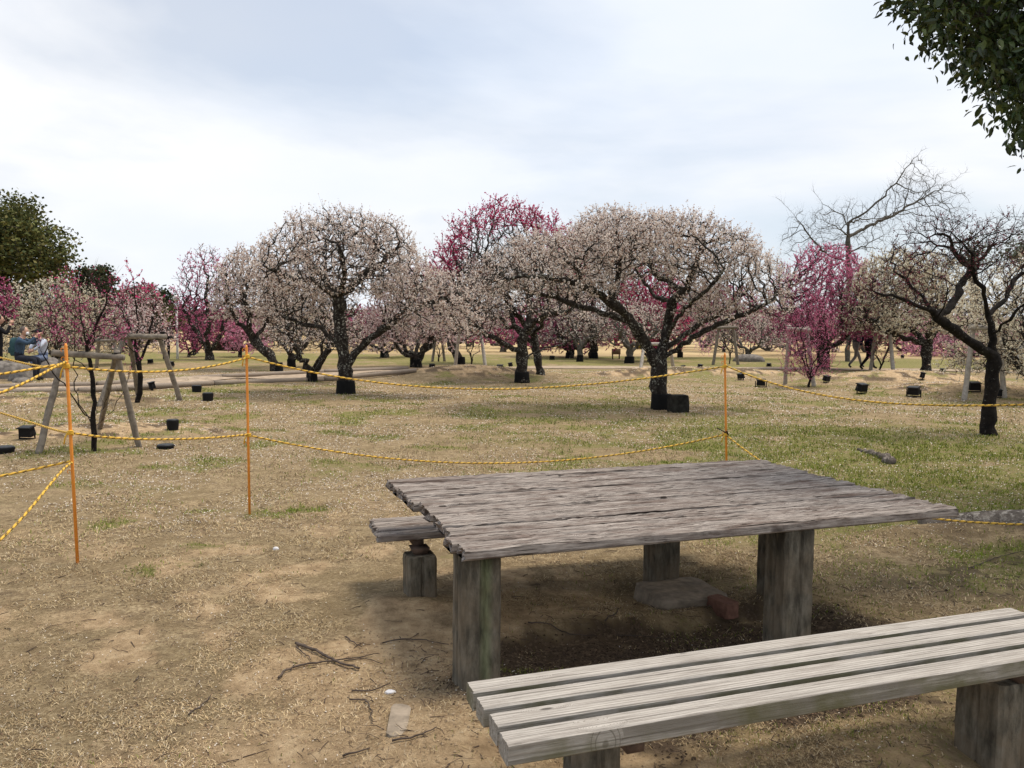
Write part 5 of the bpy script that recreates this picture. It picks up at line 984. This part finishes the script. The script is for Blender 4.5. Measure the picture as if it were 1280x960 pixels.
rng = R_(240); n = 5200; q = rng.normal(0, 1, (n, 2)) * [.8, .42]; x = .95 + q[:, 0] * math.cos(TA) - q[:, 1] * math.sin(TA); y = 3.85 + q[:, 0] * math.sin(TA) + q[:, 1] * math.cos(TA); u_ = rng.uniform(0, 1, 4500); x = np.concatenate([x, rng.uniform(-1.6, 2.6, 4500)]); y = np.concatenate([y, 2.0 + u_ * 2.2])
C = np.stack([x, y, gz(x, y) + .002], 1); sz = rng.uniform(.003, .013, len(x)) ** 1; sz = np.where(rng.random(len(x)) < .05, sz * 1.8, sz); o8 = np.array([[1, 0, 0], [0, 1, 0], [-1, 0, 0], [0, -1, 0], [0, 0, .7]]); rot = rng.uniform(0, 6.28, len(x)); ca, sa = np.cos(rot)[:, None], np.sin(rot)[:, None]
jit_ = rng.uniform(.6, 1.3, (len(x), 5, 1)); vx = (o8[None, :, 0] * ca - o8[None, :, 1] * sa); vy = (o8[None, :, 0] * sa + o8[None, :, 1] * ca); V = C[:, None] + np.stack([vx, vy, np.repeat(o8[None, :, 2], len(x), 0)], -1) * jit_ * sz[:, None, None] * .6
i = np.arange(len(x))[:, None] * 5; T = np.concatenate([i + t_ for t_ in ([0, 1, 4], [1, 2, 4], [2, 3, 4], [3, 0, 4])]); dk = (zones(x, y)[2] > .3)[:, None]
col = np.where(dk, np.array([.06, .043, .030]), np.array([.36, .27, .175])) * rng.uniform(.5, 1.3, (len(x), 1)); tag(MB().add(V.reshape(-1, 3), None, T, 0, np.repeat(col, 5, 0)).obj('soil_crumbs', M_STRAW, smooth=False), kind='stuff')
# the sticks one can tell apart
M_STICK = flat_mat('dead_stick', (.085, .066, .054), .95, .1, .35, 25)
def stick(paths, label, seed, group=None, name='fallen_branch'):
    mb = MB(); rng = R_(seed)
    for pts, r0, r1 in paths:
        P_ = resample(np.array([atg(*p) for p in pts]), .02, rng, .16); P_[:, 2] = gz(P_[:, 0], P_[:, 1]) + r0 * .9 + .006; add_tube(mb, P_, np.linspace(r0, r1, len(P_)) * (1 + rng.normal(0, .06, len(P_))), 7)
    return tag(mb.obj(name, M_STICK), label, 'branch', group)
stick([([(370, 807), (395, 816), (415, 828), (432, 834), (449, 838)], .0085, .005), ([(348, 850), (355, 842), (375, 834), (400, 830), (420, 828), (450, 824), (474, 819)], .006, .002), ([(371, 811), (380, 819), (388, 827)], .004, .002), ([(430, 828), (455, 824), (478, 832)], .003, .0015)], 'forked dead branch lying on the dry grass left of the table', 250)
SG = 'small sticks on the dry grass'
for k_, (pts, lb) in enumerate([([(440, 866), (465, 866), (487, 857)], 'thin curved stick just above the buried concrete strip'), ([(236, 896), (250, 885), (266, 872)], 'dark straight stick low in the photo, left of the forked branch'), ([(490, 929), (515, 925), (545, 912)], 'thin stick at the lower end of the buried concrete strip'), ([(428, 948), (445, 944), (462, 938)], 'short stick near the bottom edge below the forked branch'),
    ([(432, 798), (442, 805), (452, 811)], 'short stick just above the right arm of the forked branch'), ([(478, 806), (500, 801), (530, 802), (560, 808)], 'long thin stick left of the near table leg'), ([(437, 877), (455, 876), (462, 884), (465, 905)], 'bent thin stick left of the buried concrete strip'), ([(660, 780), (700, 790), (745, 796)], 'long thin root-like stick in the dark soil under the table'), ([(770, 790), (790, 796), (835, 800)], 'stick in the dark soil before the concrete footing'), ([(756, 778), (768, 770), (774, 762)], 'short upright-looking stick left of the concrete footing'),
    ([(1210, 712), (1240, 700), (1280, 690)], 'curved stick near the right edge above the front bench'), ([(1090, 772), (1060, 930), (1061, 931)], 'x')][:11]):
    stick([(pts, .0042, .002)], lb, 260 + k_, SG)

# ------------------------------------------------------------------ people
def person(loc, rz, J, cols, label, seed=0, hair=(.02, .016, .013), s=1.0, mask=False, hat=None):
    """J: joints in metres in the figure's own frame (x right, y forward, z up)"""
    root = empty('person', loc, label, 'person', None, rz); j = {k_: Vector(v) * s for k_, v in J.items()}
    nm = ['pelvis', 'waist', 'chest', 'neck', 'head0', 'shL', 'elL', 'haL', 'shR', 'elR', 'haR', 'hipL', 'knL', 'anL', 'toL', 'hipR', 'knR', 'anR', 'toR']
    rad = dict(pelvis=.15, waist=.135, chest=.155, neck=.058, head0=.055, shL=.075, elL=.052, haL=.032, shR=.075, elR=.052, haR=.032, hipL=.10, knL=.068, anL=.045, toL=.04, hipR=.10, knR=.068, anR=.045, toR=.04)
    ed = [('pelvis', 'waist'), ('waist', 'chest'), ('chest', 'neck'), ('neck', 'head0'), ('chest', 'shL'), ('shL', 'elL'), ('elL', 'haL'), ('chest', 'shR'), ('shR', 'elR'), ('elR', 'haR'), ('pelvis', 'hipL'), ('hipL', 'knL'), ('knL', 'anL'), ('anL', 'toL'), ('pelvis', 'hipR'), ('hipR', 'knR'), ('knR', 'anR'), ('anR', 'toR')]
    me = bpy.data.meshes.new('tmp'); me.from_pydata([j[a] for a in nm], [(nm.index(a), nm.index(b)) for a, b in ed], []); tmp = bpy.data.objects.new('tmp', me); COL.objects.link(tmp)
    sk_ = tmp.modifiers.new('skin', 'SKIN'); tmp.modifiers.new('sub', 'SUBSURF').levels = 2
    for i_, a in enumerate(nm): me.skin_vertices[0].data[i_].radius = (rad[a] * s, rad[a] * s * (.8 if a in ('pelvis', 'waist', 'chest') else 1)); me.skin_vertices[0].data[i_].use_root = (a == 'pelvis')
    ev = tmp.evaluated_get(bpy.context.evaluated_depsgraph_get()); em = ev.to_mesh(); V = np.array([v.co[:] for v in em.vertices]); F = [list(p.vertices) for p in em.polygons]; ev.to_mesh_clear(); bpy.data.objects.remove(tmp); bpy.data.meshes.remove(me)
    mb = MB(); part_of = {'pelvis': 1, 'waist': 0, 'chest': 0, 'neck': 3, 'head0': 3, 'shL': 0, 'elL': 0, 'haL': 3, 'shR': 0, 'elR': 0, 'haR': 3, 'hipL': 1, 'knL': 1, 'anL': 2, 'toL': 2, 'hipR': 1, 'knR': 1, 'anR': 2, 'toR': 2}
    KP, KM = [], []
    for a, b in ed:
        for t_ in np.linspace(0, 1, 9): KP.append(np.array(j[a].lerp(j[b], t_))); KM.append(part_of[a] if t_ < .82 else part_of[b])
    KP = np.array(KP); KM = np.array(KM); cen = np.array([V[f].mean(0) for f in F]); mi = KM[np.linalg.norm(cen[:, None] - KP[None], axis=2).argmin(1)]
    for sl_ in range(4):
        q = np.array([f for f, m_ in zip(F, mi) if m_ == sl_ and len(f) == 4]); t3 = np.array([f for f, m_ in zip(F, mi) if m_ == sl_ and len(f) == 3])
        if len(q): mb.q.append(q.astype(np.int32)); mb.qm.append(np.full(len(q), sl_, np.int32))
        if len(t3): mb.t.append(t3.astype(np.int32)); mb.tm.append(np.full(len(t3), sl_, np.int32))
    mb.v.append(V.astype(np.float32)); mb.c.append(np.ones((len(V), 3), np.float32)); mb.n = len(V)
    # head: skull with chin, nose, ears, eyes, mouth
    hc = np.array(j['head']); fw = Vector(J.get('face', (0, 1, 0))).normalized(); rt = fw.cross(Vector((0, 0, 1))).normalized(); upv = rt.cross(fw); R3 = np.array([rt, fw, upv])
    def ell(c, rx, ry, rz_, m_, ku=16, kv=10, shape=None, mbb=None):
        u = np.linspace(0, 2 * math.pi, ku, endpoint=False); v = np.linspace(-math.pi / 2, math.pi / 2, kv); U, Vv = np.meshgrid(u, v); P_ = np.stack([np.cos(Vv) * np.cos(U) * rx, np.cos(Vv) * np.sin(U) * ry, np.sin(Vv) * rz_], -1)
        if shape: P_ = shape(P_)
        P_ = (P_.reshape(-1, 3) + np.array(c)) * s; P_ = P_ @ R3 + hc; i_ = np.arange(kv - 1)[:, None] * ku; jj = np.arange(ku)[None]; (mbb or mb).add(P_, np.stack([i_ + jj, i_ + (jj + 1) % ku, i_ + ku + (jj + 1) % ku, i_ + ku + jj], -1).reshape(-1, 4), None, m_)
    def skull(P_):
        z = P_[..., 2]; k_ = np.where(z < 0, 1 + z * 2.2, 1.0)[..., None]; Q_ = P_ * np.concatenate([k_, k_ * .0 + 1 + (k_ - 1) * .5, k_ * 0 + 1], -1); return Q_
    ell((0, 0, 0), .076, .096, .118, 3, shape=skull); ell((0, .097, -.012), .013, .018, .024, 3, 8, 6)
    for sx in (-1, 1): ell((sx * .076, .0, -.01), .010, .020, .032, 3, 8, 6); ell((sx * .031, .087, .012), .013, .008, .008, 4, 8, 6)
    ell((0, .086, -.052), .024, .008, .007, 5, 8, 6)
    if mask: ell((0, .072, -.048), .058, .040, .048, 6, 12, 8)
    # hands with five fingers
    for hn, en in (('haL', 'elL'), ('haR', 'elR')):
        h = j[hn]; dv = (h - j[en]).normalized(); sd_ = dv.cross(Vector((0, 0, 1))); sd_ = sd_.normalized() if sd_.length > .1 else Vector((1, 0, 0)); nn = sd_.cross(dv)
        P_ = [np.array(h - dv * .01 * s), np.array(h + dv * .045 * s), np.array(h + dv * .09 * s)]; add_tube(mb, P_, [.026 * s, .038 * s, .034 * s], 8, 3)
        for fi, (off, ln) in enumerate(((-.028, .062), (-.010, .075), (.010, .070), (.028, .055))):
            b0 = h + dv * .085 * s + sd_ * off * s; add_tube(mb, [np.array(b0), np.array(b0 + (dv * .55 - nn * .15) * ln * s), np.array(b0 + (dv * .8 - nn * .55) * ln * s)], [.0095 * s, .009 * s, .007 * s], 6, 3)
        b0 = h + dv * .03 * s + sd_ * .03 * s; add_tube(mb, [np.array(b0), np.array(b0 + (dv * .5 + sd_ * .7) * .03 * s), np.array(b0 + (dv * 1.3 + sd_ * .8) * .04 * s)], [.013 * s, .011 * s, .008 * s], 6, 3)
    mats = [cloth('jacket_cloth', cols[0]), cloth('trouser_cloth', cols[1]), cloth('shoe_leather', cols[2]), M_SKIN, flat_mat('eye_dark', (.02, .015, .012)), flat_mat('lips', (.35, .12, .10)), flat_mat('face_mask', (.75, .76, .78), .9, .1, .05)]
    mb.obj('body', mats, root)
    mh = MB(); 
    def cap(P_): return np.where(P_[..., 1:2] > .05, P_ * [1, .92, 1], P_)
    ell((0, -.018, .026), .083, .094, .104, 0, shape=cap, mbb=mh); mh.obj('hair', flat_mat('hair', hair, .7, .3, .2), root)
    if hat: mh = MB(); ell((0, -.005, .062), .090, .108, .075, 0, mbb=mh); ell((0, .03, .048), .105, .14, .012, 0, mbb=mh); mh.obj('hat', cloth('hat_cloth', hat), root)
    return root
STAND = dict(pelvis=(0, 0, .93), waist=(0, .01, 1.10), chest=(0, 0, 1.30), neck=(0, 0, 1.46), head0=(0, .01, 1.53), head=(0, .02, 1.60), shL=(-.18, 0, 1.38), elL=(-.24, -.02, 1.10), haL=(-.23, .08, .86), shR=(.18, 0, 1.38), elR=(.24, -.02, 1.10), haR=(.23, .08, .86), hipL=(-.09, 0, .88), knL=(-.10, .02, .48), anL=(-.10, -.02, .09), toL=(-.11, .14, .035), hipR=(.09, 0, .88), knR=(.10, .02, .48), anR=(.10, -.02, .09), toR=(.11, .14, .035))
WALK = dict(STAND, knL=(-.09, .22, .50), anL=(-.09, .34, .12), toL=(-.09, .48, .06), knR=(.09, -.04, .48), anR=(.09, -.34, .13), toR=(.10, -.22, .035), elL=(-.24, -.10, 1.12), haL=(-.22, -.18, .88), elR=(.24, .06, 1.12), haR=(.22, .22, .92))
SHOOT = dict(STAND, elL=(-.22, .20, 1.22), haL=(-.07, .30, 1.50), elR=(.22, .20, 1.22), haR=(.07, .30, 1.50), head=(0, .05, 1.60))
SIT = dict(pelvis=(0, 0, .60), waist=(0, .05, .77), chest=(0, .10, .97), neck=(0, .14, 1.13), head0=(0, .16, 1.19), head=(0, .18, 1.27), shL=(-.18, .10, 1.05), elL=(-.22, .34, .96), haL=(-.08, .50, 1.16), shR=(.18, .10, 1.05), elR=(.22, .34, .96), haR=(.08, .50, 1.16), hipL=(-.09, .05, .57), knL=(-.14, .46, .56), anL=(-.12, .40, .10), toL=(-.13, .56, .035), hipR=(.09, .05, .57), knR=(.14, .46, .56), anR=(.12, .44, .10), toR=(.13, .58, .035))
def gpos(px, py): return atg(px, py)
def place(px, d, z=None): p = atd(px, 450, d); p[2] = float(gz(p[0], p[1])) if z is None else z; return p
R90 = math.radians
dP = 22.3
person(place(22, dP), R90(-80), SIT, ((.045, .075, .12), (.025, .028, .038), (.02, .02, .02)), 'seated person in blue jacket and white mask raising both hands, behind the large boulder', mask=True, hair=(.10, .08, .07), s=1.06)
person(place(-1, dP + .8), R90(-60), SHOOT, ((.012, .012, .014), (.015, .015, .018), (.01, .01, .01)), 'person in black clothes at the left edge with raised hands, behind the seated photographer', s=1.03, hair=(.02, .015, .012))
person(place(56, dP + 1.5), R90(150), dict(SIT, elL=(-.22, .26, .90), haL=(-.08, .38, .80), elR=(.22, .26, .90), haR=(.08, .38, .80)), ((.50, .55, .66), (.16, .20, .30), (.5, .5, .5)), 'seated person in pale blue striped top facing the lens, right of the blue jacket', s=1.0, hair=(.03, .02, .015), hat=(.02, .02, .022))
person(place(208, 36), R90(200), STAND, ((.018, .02, .028), (.02, .02, .025), (.02, .02, .02)), 'distant person in dark coat standing beyond the second log frame', s=1.0)
person(place(243, 40), R90(140), STAND, ((.02, .02, .025), (.03, .03, .04), (.02, .02, .02)), 'distant person in black near the far dark pink plums', s=.95)
person(place(1026, 33.3), R90(10), STAND, ((.012, .012, .016), (.012, .012, .016), (.01, .01, .01)), 'person in long black clothes standing behind the slender pink plum', s=1.08)
person(place(1069, 33.6), R90(-80), WALK, ((.06, .06, .07), (.17, .16, .155), (.05, .05, .05)), 'walker in grey trousers on the path, left one of the two walkers', s=1.0)
person(place(1084, 32.8), R90(-82), WALK, ((.012, .018, .045), (.008, .008, .010), (.012, .012, .012)), 'walker in navy jacket and black trousers on the path, right one of the two', s=1.03)
rock(24, 470, (.95, .8, .50), 'grey sitting stone under the person in the blue jacket, behind the large boulder', 161); rock(62, 467, (.8, .7, .50), 'grey sitting stone under the person in the pale striped top', 162)
for o_, px_, dd in ((bpy.data.objects['boulder.003'], 22, dP), (bpy.data.objects['boulder.004'], 56, dP + 1.5)): q = place(px_, dd); o_.location = q.tolist()
# backpack on the seated photographer's back, phone in the hands, second person's camera
q = place(22, dP); bp = empty('backpack', (q[0] - .06, q[1] + .0, q[2] + .70), 'dark teal backpack on the back of the seated person in the blue jacket', 'backpack', None, R90(-80)); mb = MB(); th = np.linspace(0, 2 * math.pi, 18, endpoint=False); poly = np.stack([np.sign(np.cos(th)) * np.abs(np.cos(th)) ** .6 * .16, np.sign(np.sin(th)) * np.abs(np.sin(th)) ** .6 * .10], 1)
add_prism(mb, poly, [-.02, .03, .2, .38, .45, .48], 0, scales=[.8, 1.0, 1.05, .98, .75, .35]); mb.obj('bag', cloth('backpack_cloth', (.035, .075, .085)), bp, smooth=True); mb = MB(); add_prism(mb, poly * .7 - [0, .085], [.05, .07, .2, .24], 0, scales=[.8, 1, 1, .7]); mb.obj('pocket', cloth('pocket_cloth', (.03, .06, .07)), bp)
for sx in (-.09, .09): mb = MB(); add_tube(mb, [(sx, .08, .42), (sx, .16, .46), (sx, .24, .36), (sx, .20, .15), (sx, .10, .04)], .016, 6); mb.obj('strap', cloth('strap_cloth', (.02, .03, .035)), bp)
q = place(56, dP + 1.5); cm = empty('camera_on_strap', (q[0] + .0, q[1] - .42, q[2] + 1.12), 'black camera with long lens raised in front of the striped top', 'camera'); mb = MB(); add_box(mb, (-.09, -.035, -.05), (.09, .035, .05)); add_box(mb, (-.03, -.03, .05), (.03, .03, .075), taper=.7); mb.obj('body', M_BLACK, cm, smooth=False); mb = MB(); add_tube(mb, [(.02, -.03, 0), (.02, -.12, 0), (.02, -.20, 0)], [.035, .04, .045], 12); mb.obj('lens', M_BLACK, cm)
